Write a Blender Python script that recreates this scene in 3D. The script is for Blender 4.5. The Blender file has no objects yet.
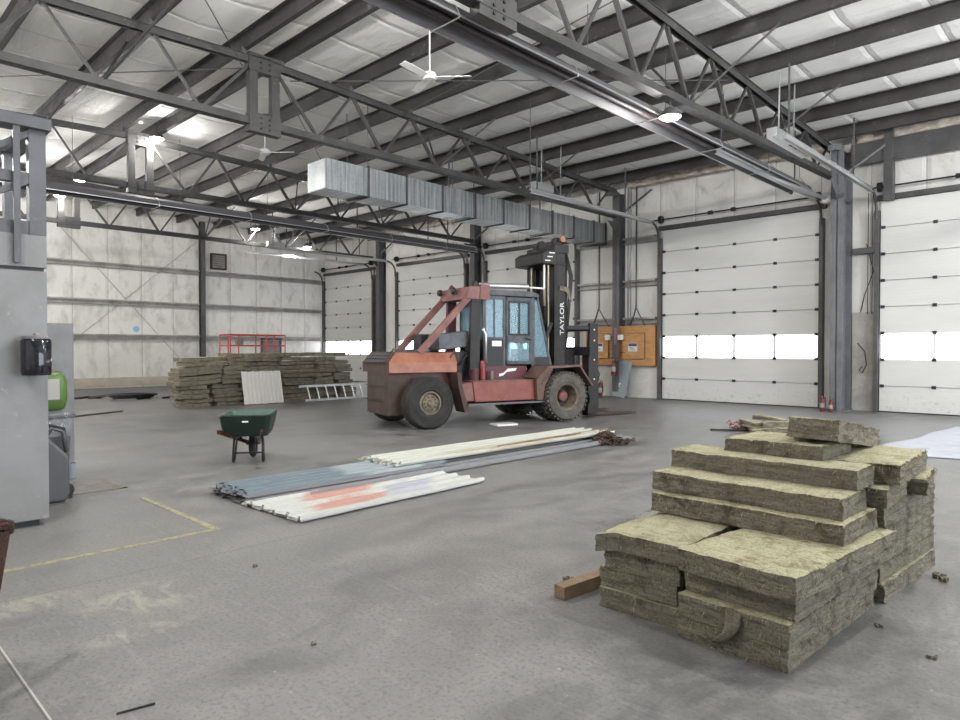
import bpy, math, random
from mathutils import Vector, Matrix, noise
random.seed(7)
SC = bpy.context.scene
COL = SC.collection
PI = math.pi
R = math.radians

# ------------------------------------------------------------------ helpers
class MB:
    def __init__(self):
        self.v = []; self.f = []; self.m = []
    def add(self, vs, fs, m=0):
        o = len(self.v)
        self.v += [tuple(p) for p in vs]
        for f in fs:
            self.f.append(tuple(i + o for i in f)); self.m.append(m)
        return self
    def box(self, c, s, rot=None, m=0):
        hx, hy, hz = s[0] / 2, s[1] / 2, s[2] / 2
        vs = [Vector((x, y, z)) for z in (-hz, hz) for y in (-hy, hy) for x in (-hx, hx)]
        if rot is not None: vs = [rot @ p for p in vs]
        c = Vector(c)
        return self.add([p + c for p in vs], [(0, 2, 3, 1), (4, 5, 7, 6), (0, 1, 5, 4), (2, 6, 7, 3), (0, 4, 6, 2), (1, 3, 7, 5)], m)
    def bb(self, x0, x1, y0, y1, z0, z1, m=0):
        return self.box(((x0 + x1) / 2, (y0 + y1) / 2, (z0 + z1) / 2), (abs(x1 - x0), abs(y1 - y0), abs(z1 - z0)), None, m)
    def bar(self, p, q, w, h, m=0, up=(0, 0, 1)):
        p, q = Vector(p), Vector(q); d = (q - p); L = d.length; d.normalize()
        up = Vector(up)
        if abs(d.dot(up)) > .98: up = Vector((1, 0, 0)) if abs(d.x) < .9 else Vector((0, 1, 0))
        s = d.cross(up).normalized(); u = s.cross(d)
        rot = Matrix((s, d, u)).transposed()
        return self.box((p + q) / 2, (w, L, h), rot, m)
    def tube(self, pts, r, seg=8, m=0, closed=False):
        pts = [Vector(p) for p in pts]; n = len(pts); rings = []
        prev = None
        for i, p in enumerate(pts):
            if closed: d = pts[(i + 1) % n] - pts[i - 1]
            else: d = pts[min(i + 1, n - 1)] - pts[max(i - 1, 0)]
            d.normalize()
            if prev is None:
                a = Vector((0, 0, 1)) if abs(d.z) < .9 else Vector((1, 0, 0))
                s = d.cross(a).normalized()
            else:
                s = (prev - d * prev.dot(d)).normalized()
            prev = s; u = d.cross(s)
            rr = r[i] if isinstance(r, (list, tuple)) else r
            rings.append([p + (s * math.cos(2 * PI * k / seg) + u * math.sin(2 * PI * k / seg)) * rr for k in range(seg)])
        vs = [q for ring in rings for q in ring]; fs = []
        for i in range(n if closed else n - 1):
            j = (i + 1) % n
            for k in range(seg):
                k2 = (k + 1) % seg
                fs.append((i * seg + k, i * seg + k2, j * seg + k2, j * seg + k))
        if not closed:
            fs.append(tuple(reversed(range(seg)))); fs.append(tuple((n - 1) * seg + k for k in range(seg)))
        return self.add(vs, fs, m)
    def prism(self, poly, axis, a, b, m=0):
        n = len(poly)
        def P(u, v, w): return (w, u, v) if axis == 'x' else ((u, w, v) if axis == 'y' else (u, v, w))
        vs = [P(u, v, a) for u, v in poly] + [P(u, v, b) for u, v in poly]
        fs = [tuple(reversed(range(n))), tuple(range(n, 2 * n))] + [(i, (i + 1) % n, n + (i + 1) % n, n + i) for i in range(n)]
        return self.add(vs, fs, m)
    def lathe(self, prof, axis='z', c=(0, 0, 0), seg=32, m=0, closed=False, caps=True):
        c = Vector(c); vs = []
        for (r, h) in prof:
            for k in range(seg):
                a = 2 * PI * k / seg; x, y = r * math.cos(a), r * math.sin(a)
                p = (x, y, h) if axis == 'z' else ((h, x, y) if axis == 'x' else (y, h, x))
                vs.append(c + Vector(p))
        fs = []; n = len(prof)
        for i in range(n if closed else n - 1):
            j = (i + 1) % n
            for k in range(seg):
                k2 = (k + 1) % seg
                fs.append((i * seg + k, i * seg + k2, j * seg + k2, j * seg + k))
        if not closed and caps:
            if prof[0][0] > 1e-6: fs.append(tuple(reversed(range(seg))))
            if prof[-1][0] > 1e-6: fs.append(tuple((n - 1) * seg + k for k in range(seg)))
        return self.add(vs, fs, m)
    def build(self, name, mats, parent=None, smooth=False, loc=None, bev=0, rot=None):
        me = bpy.data.meshes.new(name)
        me.from_pydata(self.v, [], self.f)
        if not isinstance(mats, (list, tuple)): mats = [mats]
        for x in mats: me.materials.append(x)
        if len(mats) > 1: me.polygons.foreach_set('material_index', self.m)
        import bmesh
        bm = bmesh.new(); bm.from_mesh(me); bmesh.ops.recalc_face_normals(bm, faces=bm.faces); bm.to_mesh(me); bm.free()
        if smooth: me.shade_smooth() if smooth is True else me.shade_smooth_by_angle() if hasattr(me, 'shade_smooth_by_angle') else None
        if smooth == 'auto':
            try: me.set_sharp_from_angle(angle=R(35)); me.polygons.foreach_set('use_smooth', [True] * len(me.polygons))
            except Exception: pass
        me.update()
        o = bpy.data.objects.new(name, me); COL.objects.link(o)
        if parent: o.parent = parent
        if loc is not None: o.location = loc
        if rot is not None: o.rotation_euler = rot
        if bev:
            b = o.modifiers.new('edge', 'BEVEL'); b.width = bev; b.segments = 2; b.limit_method = 'ANGLE'; b.angle_limit = R(40)
        return o

def tag(o, label=None, cat=None, group=None, kind=None):
    if label: o['label'] = label
    if cat: o['category'] = cat
    if group: o['group'] = group
    if kind: o['kind'] = kind
    return o
def thing(name, label, cat, loc=(0, 0, 0), rz=0, group=None, kind=None):
    o = bpy.data.objects.new(name, None); COL.objects.link(o); o.empty_display_size = .2
    o.location = loc; o.rotation_euler = (0, 0, rz)
    return tag(o, label, cat, group, kind)
def dup(root, loc, rz=None, label=None, group=None):
    r = root.copy(); COL.objects.link(r); r.location = loc
    if rz is not None: r.rotation_euler = (0, 0, rz)
    if label: r['label'] = label
    if group: r['group'] = group
    for ch in list(root.children):
        c = ch.copy(); COL.objects.link(c); c.parent = r
        for g in list(ch.children):
            d = g.copy(); COL.objects.link(d); d.parent = c
    return r
ORD = ['bottom', 'second', 'third', 'fourth', 'fifth', 'sixth', 'seventh', 'eighth', 'ninth', 'tenth', 'eleventh', 'twelfth', 'thirteenth', 'fourteenth', 'fifteenth', 'sixteenth', 'seventeenth', 'eighteenth']
NTH = ['first'] + ORD[1:]

# ------------------------------------------------------------------ materials
def new_mat(name):
    m = bpy.data.materials.new(name); m.use_nodes = True
    nt = m.node_tree; b = nt.nodes['Principled BSDF']
    return m, nt, b
def N(nt, t, **k):
    n = nt.nodes.new(t)
    for a, v in k.items():
        if a in n.inputs: n.inputs[a].default_value = v
        else: setattr(n, a, v)
    return n
def ramp(nt, src, stops, interp='LINEAR'):
    r = nt.nodes.new('ShaderNodeValToRGB'); r.color_ramp.interpolation = interp
    e = r.color_ramp.elements
    while len(e) < len(stops): e.new(.5)
    for i, (p, c) in enumerate(stops):
        e[i].position = p; e[i].color = (*c, 1) if len(c) == 3 else c
    nt.links.new(src, r.inputs[0]); return r
def mixc(nt, fac, a, b, mode='MIX'):
    n = nt.nodes.new('ShaderNodeMix'); n.data_type = 'RGBA'; n.blend_type = mode
    for s, x in ((n.inputs[0], fac), (n.inputs[6], a), (n.inputs[7], b)):
        if hasattr(x, 'is_linked'): nt.links.new(x, s)
        elif isinstance(x, tuple): s.default_value = (*x, 1) if len(x) == 3 else x
        else: s.default_value = x
    return n.outputs[2]
def math_n(nt, op, a, b=None, clamp=False):
    n = nt.nodes.new('ShaderNodeMath'); n.operation = op; n.use_clamp = clamp
    for i, x in enumerate((a, b)):
        if x is None: continue
        if hasattr(x, 'is_linked'): nt.links.new(x, n.inputs[i])
        else: n.inputs[i].default_value = x
    return n.outputs[0]
def pos(nt, obj=False):
    if obj: return nt.nodes.new('ShaderNodeTexCoord').outputs['Object']
    return nt.nodes.new('ShaderNodeNewGeometry').outputs['Position']
def mapping(nt, vec, scale=(1, 1, 1), loc=(0, 0, 0)):
    n = nt.nodes.new('ShaderNodeMapping'); n.inputs['Scale'].default_value = scale; n.inputs['Location'].default_value = loc
    nt.links.new(vec, n.inputs[0]); return n.outputs[0]
def noise_n(nt, vec, scale=5, detail=4, rough=.6, dist=0):
    n = nt.nodes.new('ShaderNodeTexNoise'); n.inputs['Scale'].default_value = scale; n.inputs['Detail'].default_value = detail
    n.inputs['Roughness'].default_value = rough; n.inputs['Distortion'].default_value = dist
    nt.links.new(vec, n.inputs['Vector']); return n.outputs['Fac']
def bump(nt, b, h, strength=.3, dist=.01):
    n = nt.nodes.new('ShaderNodeBump'); n.inputs['Strength'].default_value = strength; n.inputs['Distance'].default_value = dist
    nt.links.new(h, n.inputs['Height']); nt.links.new(n.outputs[0], b.inputs['Normal']); return n

def worn(name, base, dark, light=None, scale=4, metal=0, rough=.55, amt=.5, obj=True, bstr=.12):
    """paint / metal with blotchy wear"""
    m, nt, b = new_mat(name)
    p = pos(nt, obj)
    n1 = noise_n(nt, p, scale, 6, .65); n2 = noise_n(nt, p, scale * 6, 4, .7)
    c = ramp(nt, n1, [(.42 - .12 * amt, dark), (.62, base)]).outputs[0]
    if light is not None:
        f = ramp(nt, n2, [(.62, (0, 0, 0)), (.74, (1, 1, 1))]).outputs[0]
        c = mixc(nt, f, c, light)
    nt.links.new(c, b.inputs['Base Color'])
    b.inputs['Metallic'].default_value = metal
    r = ramp(nt, n2, [(.3, (rough - .12,) * 3), (.7, (rough + .12,) * 3)]).outputs[0]
    nt.links.new(r, b.inputs['Roughness'])
    if bstr: bump(nt, b, n2, bstr, .004)
    return m
def flat(name, c, rough=.5, metal=0):
    m, nt, b = new_mat(name)
    p = pos(nt, True); n = noise_n(nt, p, 8, 3)
    col = mixc(nt, n, tuple(x * .88 for x in c), tuple(min(1, x * 1.1) for x in c))
    nt.links.new(col, b.inputs['Base Color'])
    b.inputs['Roughness'].default_value = rough; b.inputs['Metallic'].default_value = metal
    return m
def emit(name, c, s):
    m, nt, b = new_mat(name)
    b.inputs['Base Color'].default_value = (*c, 1)
    b.inputs['Emission Color'].default_value = (*c, 1); b.inputs['Emission Strength'].default_value = s
    return m

def concrete():
    m, nt, b = new_mat('worn_concrete')
    p = pos(nt)
    big = noise_n(nt, mapping(nt, p, (.35, .22, 1)), 1.0, 5, .6, .4)
    mid = noise_n(nt, mapping(nt, p, (1.6, 1.0, 1)), 1.3, 7, .68, .6)
    fine = noise_n(nt, p, 38, 5, .75)
    scr = noise_n(nt, mapping(nt, p, (1.2, 9, 1)), 1.6, 6, .7, 1.2)
    c = ramp(nt, mid, [(.36, (.078, .077, .075)), (.5, (.148, .146, .141)), (.64, (.225, .221, .212))]).outputs[0]
    c = mixc(nt, ramp(nt, big, [(.42, (0, 0, 0)), (.62, (.75,) * 3)]).outputs[0], c, (.200, .196, .187))
    c = mixc(nt, math_n(nt, 'MULTIPLY', ramp(nt, scr, [(.55, (0, 0, 0)), (.8, (1, 1, 1))]).outputs[0], .45), c, (.31, .305, .295))
    c = mixc(nt, math_n(nt, 'MULTIPLY', ramp(nt, scr, [(.2, (1, 1, 1)), (.38, (0, 0, 0))]).outputs[0], .5), c, (.075, .074, .071))
    c = mixc(nt, ramp(nt, fine, [(.34, (.7,) * 3), (.5, (0,) * 3)]).outputs[0], c, (.075, .074, .072))
    sp = noise_n(nt, p, 22, 3, .6)
    c = mixc(nt, ramp(nt, sp, [(.69, (0,) * 3), (.73, (.7,) * 3)]).outputs[0], c, (.33, .32, .30))
    # old pale yellow stains on the slab
    sep = nt.nodes.new('ShaderNodeSeparateXYZ'); nt.links.new(p, sep.inputs[0])
    x, y = sep.outputs[0], sep.outputs[1]
    stain = noise_n(nt, mapping(nt, p, (2.2, 5, 1), (3, 1, 0)), 1.2, 6, .72, .7)
    def blob(cx, cy, rx, ry):
        dx = math_n(nt, 'DIVIDE', math_n(nt, 'SUBTRACT', x, cx), rx); dy = math_n(nt, 'DIVIDE', math_n(nt, 'SUBTRACT', y, cy), ry)
        d = math_n(nt, 'ADD', math_n(nt, 'MULTIPLY', dx, dx), math_n(nt, 'MULTIPLY', dy, dy))
        return math_n(nt, 'SUBTRACT', 1, d, True)
    bl = math_n(nt, 'MAXIMUM', blob(-4.55, 1.55, .35, .42), math_n(nt, 'MAXIMUM', blob(-4.95, 1.0, .22, .4), blob(-4.0, 1.35, .12, .35)))
    sf = math_n(nt, 'MULTIPLY', bl, ramp(nt, stain, [(.46, (0, 0, 0)), (.6, (1, 1, 1))]).outputs[0])
    c = mixc(nt, math_n(nt, 'MULTIPLY', sf, .75), c, (.37, .355, .275))
    # saw-cut joints
    def line(co, at, w):
        return math_n(nt, 'LESS_THAN', math_n(nt, 'ABSOLUTE', math_n(nt, 'SUBTRACT', co, at)), w)
    wob = math_n(nt, 'ADD', x, math_n(nt, 'MULTIPLY', noise_n(nt, p, 2, 3), .03))
    jl = line(wob, -5.08, .0045)
    for at in (-11.4, -17.9, 1.3): jl = math_n(nt, 'MAXIMUM', jl, line(wob, at, .006))
    for at in (7.4, 14.0): jl = math_n(nt, 'MAXIMUM', jl, line(y, at, .006))
    c = mixc(nt, math_n(nt, 'MULTIPLY', jl, .7), c, (.07, .068, .065))
    c = mixc(nt, math_n(nt, 'MULTIPLY', line(y, .76, .004), .8), c, (.52, .50, .46))
    c = mixc(nt, math_n(nt, 'MULTIPLY', line(y, .748, .004), .8), c, (.06, .06, .06))
    nt.links.new(c, b.inputs['Base Color'])
    rr = ramp(nt, mid, [(.3, (.40,) * 3), (.7, (.60,) * 3)]).outputs[0]
    nt.links.new(rr, b.inputs['Roughness'])
    b.inputs['Specular IOR Level'].default_value = .42
    bump(nt, b, math_n(nt, 'ADD', mid, math_n(nt, 'MULTIPLY', fine, .3)), .18, .01)
    return m
def vinyl(name, axis, c0, c1, period, dirt=(.42, .39, .33), dirt_lo=.60, hor=False):
    """white faced insulation with sewn seams every few feet"""
    m, nt, b = new_mat(name)
    p = pos(nt)
    sep = nt.nodes.new('ShaderNodeSeparateXYZ'); nt.links.new(p, sep.inputs[0])
    a = sep.outputs[axis]
    n1 = noise_n(nt, p, .8, 5, .6, .5); n2 = noise_n(nt, p, 5, 5, .65, .6)
    st = mapping(nt, p, (.4, 2.2, 2.2) if axis == 0 and hor else ((1.4, 1.4, .8)))
    n3 = noise_n(nt, st, 1.6, 5, .6, .3)
    c = mixc(nt, n1, c0, c1)
    c = mixc(nt, math_n(nt, 'MULTIPLY', ramp(nt, n3, [(dirt_lo - .06, (0, 0, 0)), (dirt_lo + .18, (1, 1, 1))]).outputs[0], .55), c, dirt)
    fr = math_n(nt, 'FRACT', math_n(nt, 'DIVIDE', math_n(nt, 'ADD', a, math_n(nt, 'MULTIPLY', n1, .05)), period))
    d = math_n(nt, 'ABSOLUTE', math_n(nt, 'SUBTRACT', fr, .5))
    seam = math_n(nt, 'GREATER_THAN', d, .5 - .010 / period)
    c = mixc(nt, math_n(nt, 'MULTIPLY', seam, .55), c, (.16, .15, .14))
    nt.links.new(c, b.inputs['Base Color']); b.inputs['Roughness'].default_value = .8; b.inputs['Specular IOR Level'].default_value = .25
    h = math_n(nt, 'ADD', math_n(nt, 'MULTIPLY', n2, .6), math_n(nt, 'MULTIPLY', ramp(nt, d, [(.42, (0, 0, 0)), (.5, (1, 1, 1))]).outputs[0], -.6))
    bump(nt, b, math_n(nt, 'ADD', h, n3), .6, .06)
    return m
def door_mat():
    m, nt, b = new_mat('door_steel')
    p = pos(nt)
    sep = nt.nodes.new('ShaderNodeSeparateXYZ'); nt.links.new(p, sep.inputs[0])
    n1 = noise_n(nt, mapping(nt, p, (.5, 1, 3)), 1.5, 5, .65, .4); n2 = noise_n(nt, p, 9, 6, .75)
    c = mixc(nt, n1, (.60, .60, .58), (.72, .72, .69))
    low = math_n(nt, 'SUBTRACT', .75, sep.outputs[2], True)
    spots = math_n(nt, 'MULTIPLY', low, ramp(nt, n2, [(.56, (0, 0, 0)), (.70, (1, 1, 1))]).outputs[0])
    c = mixc(nt, spots, c, (.16, .15, .13))
    nt.links.new(c, b.inputs['Base Color']); b.inputs['Roughness'].default_value = .45
    w = math_n(nt, 'FRACT', math_n(nt, 'MULTIPLY', sep.outputs[2], 12))
    bump(nt, b, ramp(nt, w, [(.0, (0, 0, 0)), (.12, (1, 1, 1)), (.88, (1, 1, 1)), (1, (0, 0, 0))]).outputs[0], .22, .006)
    return m
def wool(name, a, bcol, dark, layered):
    m, nt, b = new_mat(name)
    p = pos(nt, True)
    n1 = noise_n(nt, p, 7, 6, .7, .5)
    sc = (3, 3, 26) if layered else (14, 3.2, 6)
    n2 = noise_n(nt, mapping(nt, p, sc), 3, 6, .75, .8)
    n3 = noise_n(nt, p, 70, 5, .8)
    oi = nt.nodes.new('ShaderNodeObjectInfo').outputs['Random']
    c = mixc(nt, ramp(nt, n2, [(.40, (0, 0, 0)), (.60, (1, 1, 1))]).outputs[0], a, bcol)
    c = mixc(nt, ramp(nt, n1, [(.36, (.9,) * 3), (.5, (0,) * 3)]).outputs[0], c, dark)
    c = mixc(nt, ramp(nt, n3, [(.36, (.85,) * 3), (.48, (0,) * 3)]).outputs[0], c, tuple(x * .45 for x in dark))
    c = mixc(nt, math_n(nt, 'MULTIPLY', oi, .45), c, tuple(x * .62 for x in bcol))
    nt.links.new(c, b.inputs['Base Color']); b.inputs['Roughness'].default_value = .95
    b.inputs['Specular IOR Level'].default_value = .1
    bump(nt, b, math_n(nt, 'ADD', math_n(nt, 'ADD', n2, n3), n1), .75, .016)
    return m
def galv():
    m, nt, b = new_mat('galvanised_steel')
    p = pos(nt, True)
    v = nt.nodes.new('ShaderNodeTexVoronoi'); v.inputs['Scale'].default_value = 22; nt.links.new(p, v.inputs['Vector'])
    n1 = noise_n(nt, mapping(nt, p, (1, 3, 1)), 2.5, 4)
    n2 = noise_n(nt, mapping(nt, p, (.3, 9, .25)), 1.6, 5, .65)
    c = mixc(nt, v.outputs['Color'], (.40, .43, .44), (.58, .61, .62))
    c = mixc(nt, n1, c, (.46, .49, .50))
    c = mixc(nt, ramp(nt, n2, [(.38, (.8,) * 3), (.52, (0,) * 3)]).outputs[0], c, (.22, .24, .25))
    c = mixc(nt, ramp(nt, n2, [(.56, (0,) * 3), (.68, (.7,) * 3)]).outputs[0], c, (.75, .78, .78))
    nt.links.new(c, b.inputs['Base Color']); b.inputs['Metallic'].default_value = .75
    nt.links.new(ramp(nt, n1, [(.3, (.30,) * 3), (.7, (.48,) * 3)]).outputs[0], b.inputs['Roughness'])
    bump(nt, b, n1, .2, .02)
    return m
def glass(name, tint, a=.35):
    m, nt, b = new_mat(name)
    b.inputs['Base Color'].default_value = (*tint, 1); b.inputs['Roughness'].default_value = .04
    t = nt.nodes.new('ShaderNodeBsdfTransparent'); t.inputs[0].default_value = (*[min(1, .55 + .5 * x) for x in tint], 1)
    mx = nt.nodes.new('ShaderNodeMixShader'); mx.inputs[0].default_value = a
    out = nt.nodes['Material Output']
    nt.links.new(t.outputs[0], mx.inputs[1]); nt.links.new(b.outputs[0], mx.inputs[2]); nt.links.new(mx.outputs[0], out.inputs[0])
    return m
def plywood():
    m, nt, b = new_mat('plywood')
    p = pos(nt, True)
    n = noise_n(nt, mapping(nt, p, (1.2, 1, 9)), 2.5, 6, .65, 1.2); n2 = noise_n(nt, p, 14, 4)
    c = ramp(nt, n, [(.3, (.36, .17, .055)), (.55, (.52, .27, .10)), (.75, (.60, .34, .14))]).outputs[0]
    c = mixc(nt, ramp(nt, n2, [(.68, (0,) * 3), (.72, (.8,) * 3)]).outputs[0], c, (.15, .07, .03))
    nt.links.new(c, b.inputs['Base Color']); b.inputs['Roughness'].default_value = .6
    return m
def sheet_paint(name, base, patches):
    """old siding sheet: worn coating with faded sprayed areas"""
    m, nt, b = new_mat(name)
    p = pos(nt, True)
    n1 = noise_n(nt, mapping(nt, p, (3, .8, 1)), 1.6, 6, .7, .5); n2 = noise_n(nt, p, 25, 4, .7)
    c = mixc(nt, n1, tuple(x * .86 for x in base), tuple(min(1, x * 1.08) for x in base))
    sep = nt.nodes.new('ShaderNodeSeparateXYZ'); nt.links.new(p, sep.inputs[0])
    for (cx, cy, rx, ry, col, s) in patches:
        dx = math_n(nt, 'DIVIDE', math_n(nt, 'SUBTRACT', sep.outputs[0], cx), rx); dy = math_n(nt, 'DIVIDE', math_n(nt, 'SUBTRACT', sep.outputs[1], cy), ry)
        d = math_n(nt, 'ADD', math_n(nt, 'MULTIPLY', dx, dx), math_n(nt, 'MULTIPLY', dy, dy))
        d = math_n(nt, 'ADD', d, math_n(nt, 'MULTIPLY', math_n(nt, 'SUBTRACT', n1, .5), 2.0))
        f = ramp(nt, d, [(.55, (s,) * 3), (1.0, (0,) * 3)]).outputs[0]
        c = mixc(nt, f, c, col)
    c = mixc(nt, ramp(nt, n2, [(.66, (0,) * 3), (.75, (.5,) * 3)]).outputs[0], c, (.25, .22, .18))
    nt.links.new(c, b.inputs['Base Color']); b.inputs['Roughness'].default_value = .42
    return m
def worn_line():
    m, nt, b = new_mat('worn_yellow_paint')
    p = pos(nt)
    n = noise_n(nt, p, 14, 6, .75)
    c = mixc(nt, ramp(nt, n, [(.44, (0,) * 3), (.60, (1,) * 3)]).outputs[0], (.34, .315, .17), (.18, .17, .14))
    nt.links.new(c, b.inputs['Base Color']); b.inputs['Roughness'].default_value = .6
    return m

M = dict(
    concrete=concrete(),
    roof=vinyl('roof_insulation', 0, (.84, .835, .80), (.90, .895, .87), 1.22, (.66, .61, .52), .62, True),
    wallX=vinyl('wall_insulation_a', 0, (.66, .65, .62), (.76, .75, .72), 1.2),
    wallY=vinyl('wall_insulation_b', 1, (.66, .65, .61), (.80, .79, .76), 1.3, (.33, .30, .26), .54),
    steel=worn('dark_steel', (.085, .083, .085), (.055, .053, .054), (.14, .13, .12), 2.5, .0, .5, .5),
    purlin=worn('purlin_steel', (.052, .049, .048), (.030, .028, .028), (.17, .16, .15), 1.2, .1, .45, .5),
    column=worn('column_steel', (.105, .105, .112), (.07, .069, .072), (.22, .2, .18), 1.5, 0, .5, .4),
    truss=worn('truss_primer', (.056, .055, .053), (.036, .035, .035), (.16, .155, .145), 1.5, 0, .5, .4),
    columnlt=worn('light_column_paint', (.17, .175, .19), (.12, .122, .13), (.22, .2, .18), 1.5, 0, .5, .4),
    greysteel=worn('grey_painted_steel', (.105, .108, .122), (.075, .077, .085), (.16, .15, .15), 2, 0, .45, .4),
    boothpaint=worn('booth_grey_paint', (.235, .235, .24), (.185, .184, .182), (.33, .31, .30), 1.3, 0, .5, .4),
    girt=worn('girt_steel', (.40, .39, .37), (.26, .245, .22), (.5, .48, .45), 2, .1, .5, .4),
    door=door_mat(), doorframe=flat('window_frame_white', (.72, .72, .72), .4),
    black=flat('black_iron', (.016, .016, .018), .55), rubber=worn('tyre_rubber', (.030, .029, .027), (.015, .0145, .014), (.15, .135, .11), 6, 0, .85, .5),
    tyregrey=worn('dusty_tyre', (.105, .098, .084), (.055, .052, .046), (.19, .175, .145), 6, 0, .9, .5),
    galv=galv(), alu=flat('bare_aluminium', (.62, .63, .64), .3, .8), white=flat('white_enamel', (.75, .75, .72), .4),
    reflector=flat('dull_reflector', (.13, .127, .135), .6, .3),
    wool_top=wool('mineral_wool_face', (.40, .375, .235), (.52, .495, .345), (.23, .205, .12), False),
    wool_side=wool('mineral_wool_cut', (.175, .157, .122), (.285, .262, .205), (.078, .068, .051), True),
    orange=worn('faded_orange_paint', (.35, .145, .09), (.23, .085, .055), (.12, .06, .04), 3, 0, .5, .5),
    orange_lt=worn('faded_side_paint', (.24, .065, .048), (.15, .04, .032), (.42, .18, .13), 3, 0, .5, .6),
    maroon=worn('maroon_paint', (.10, .018, .027), (.05, .012, .017), (.36, .17, .17), 3, 0, .5, .5),
    pinkred=worn('chalky_red_paint', (.23, .10, .088), (.14, .06, .055), (.42, .28, .25), 4, 0, .6, .5),
    rust=worn('rusted_plate', (.075, .045, .034), (.042, .028, .024), (.15, .11, .08), 4, .1, .7, .6),
    rustchain=worn('rusty_chain', (.085, .055, .034), (.035, .025, .018), (.30, .2, .12), 20, .3, .7, .6),
    fender=worn('dirty_fender', (.145, .085, .064), (.085, .046, .037), (.26, .21, .15), 4, 0, .7, .6),
    mast=worn('oily_mast', (.020, .0185, .0185), (.010, .0098, .010), (.07, .058, .05), 4, 0, .62, .5),
    cabpaint=worn('cab_grey', (.078, .086, .10), (.035, .039, .046), (.24, .25, .26), 5, 0, .5, .5),
    rim=worn('dusty_rim', (.19, .16, .115), (.08, .062, .045), (.32, .28, .21), 8, 0, .7, .5),
    hub=worn('red_hub', (.20, .055, .05), (.10, .035, .03), None, 8, 0, .6, .5),
    glass=glass('cab_glass', (.40, .58, .66), .32), chrome=flat('worn_chrome', (.30, .27, .20), .4, .7),
    green=worn('shaded_green_plastic', (.011, .025, .019), (.007, .017, .013), None, 5, 0, .4, .4),  # outside of the tub, shade put into the colour
    greendust_lit=worn('dusty_lit_green_plastic', (.075, .135, .105), (.045, .095, .07), (.2, .22, .18), 5, 0, .6, .4),  # inside of the tub, paler for dust and for light painted in
    wood=worn('weathered_wood', (.24, .165, .10), (.15, .10, .06), (.36, .27, .18), 6, 0, .7, .5),
    chairwood=worn('dark_varnished_wood', (.055, .020, .013), (.03, .011, .008), None, 6, 0, .22, .5, True, 0),
    plywood=plywood(), panelgrey=flat('panel_grey', (.22, .27, .29), .45), paper=flat('printed_white', (.75, .75, .74), .6),
    bluehead=flat('sign_header', (.07, .06, .12), .5), red=flat('red_enamel', (.17, .018, .018), .4), redrail=flat('red_rail', (.50, .055, .04), .45),
    bag=flat('green_bag', (.07, .135, .022), .45), lightbag=flat('bag_panel', (.32, .32, .29), .4), bin=flat('bin_plastic', (.075, .077, .085), .45),
    film=glass('clear_film', (.85, .88, .9), .25), darkgrey=worn('cabinet_grey', (.19, .19, .195), (.15, .15, .15), None, 3, 0, .5, .4),
    smoke=flat('smoked_plastic', (.012, .012, .018), .08), tarp=flat('white_poly', (.36, .375, .43), .45),
    tan=worn('tan_board', (.50, .45, .37), (.40, .35, .28), None, 1.5, 0, .7, .4), pink=flat('pink_scrap', (.33, .17, .17), .9),
    whitesheet=sheet_paint('white_siding', (.50, .51, .475), [(.35, .95, .22, .55, (.42, .16, .105), .75), (.78, .75, .16, .6, (.42, .16, .105), .75), (.62, 1.75, .18, .4, (.30, .31, .40), .7), (.9, 1.5, .1, .35, (.33, .34, .42), .6)]),
    plainsheet=sheet_paint('pale_siding', (.70, .69, .66), []), creamsheet=sheet_paint('cream_siding', (.50, .51, .45), [(.72, 2.6, .16, 2.2, (.36, .29, .18), .6)]),
    bluesheet=sheet_paint('blue_siding', (.135, .175, .20), [(.5, 1.9, .6, .6, (.34, .38, .39), .7)]), greysheet=sheet_paint('grey_siding', (.17, .17, .18), []),
    lines=worn_line(), daylight=emit('daylit_pane', (.93, .96, 1.0), 11), lamp=emit('lamp_lens', (1, .98, .92), 24),
    crumple=worn('crumpled_facing', (.55, .50, .44), (.34, .29, .23), (.7, .67, .62), 5, 0, .5, .6),
    girt2=worn('grate_steel', (.22, .205, .18), (.15, .135, .115), None, 5, .1, .6, .5),
    blue=flat('blue_mark', (.28, .50, .68), .6), tube=worn('heater_tube', (.045, .035, .038), (.03, .024, .026), None, 3, .3, .5, .4),
)

# ------------------------------------------------------------------ the shell
YW, XF, YB, XR, YR = 19.4, -30.1, -6.5, 12.0, 6.45
def roofz(y): return 7.62 - abs(y - YR) / 30.0
fl = MB().bb(XF - .3, XR + .3, YB - .3, YW + .3, -.2, 0).build('floor', M['concrete']); tag(fl, 'mottled grey concrete slab with worn yellow lines', 'floor', kind='structure')
# purlin rows
PY = [YR + .4 + 1.66 * k for k in range(0, 8)] + [YR - .4 - 1.66 * k for k in range(0, 8)]
PY = sorted([y for y in PY if YB + .2 < y < YW - .25])
cl = MB()
ys = []
for a, b_ in zip([YB - .3] + PY, PY + [YW + .3]):
    for k in range(6): ys.append((a + (b_ - a) * k / 6, math.sin(PI * k / 6)))
ys.append((YW + .3, 0))
xs = [XF - .3 + i * .45 for i in range(int((XR - XF + 1) / .45) + 1)]
vs = []
for y, s in ys:
    for x in xs:
        w = noise.noise(Vector((x * .9, y * 1.4, 3))) * .035 + noise.noise(Vector((x * .3, y * .5, 9))) * .05
        vs.append((x, y, roofz(y) - s * (.05 + w)))
nx = len(xs)
cl.add(vs, [(j * nx + i, j * nx + i + 1, (j + 1) * nx + i + 1, (j + 1) * nx + i) for j in range(len(ys) - 1) for i in range(nx - 1)])
o = cl.build('ceiling', M['roof'], smooth=True); tag(o, 'white vinyl faced roof insulation sagging between dark purlins', 'ceiling', kind='structure')
sm = o.modifiers.new('thickness', 'SOLIDIFY'); sm.thickness = .12; sm.offset = 1
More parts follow.
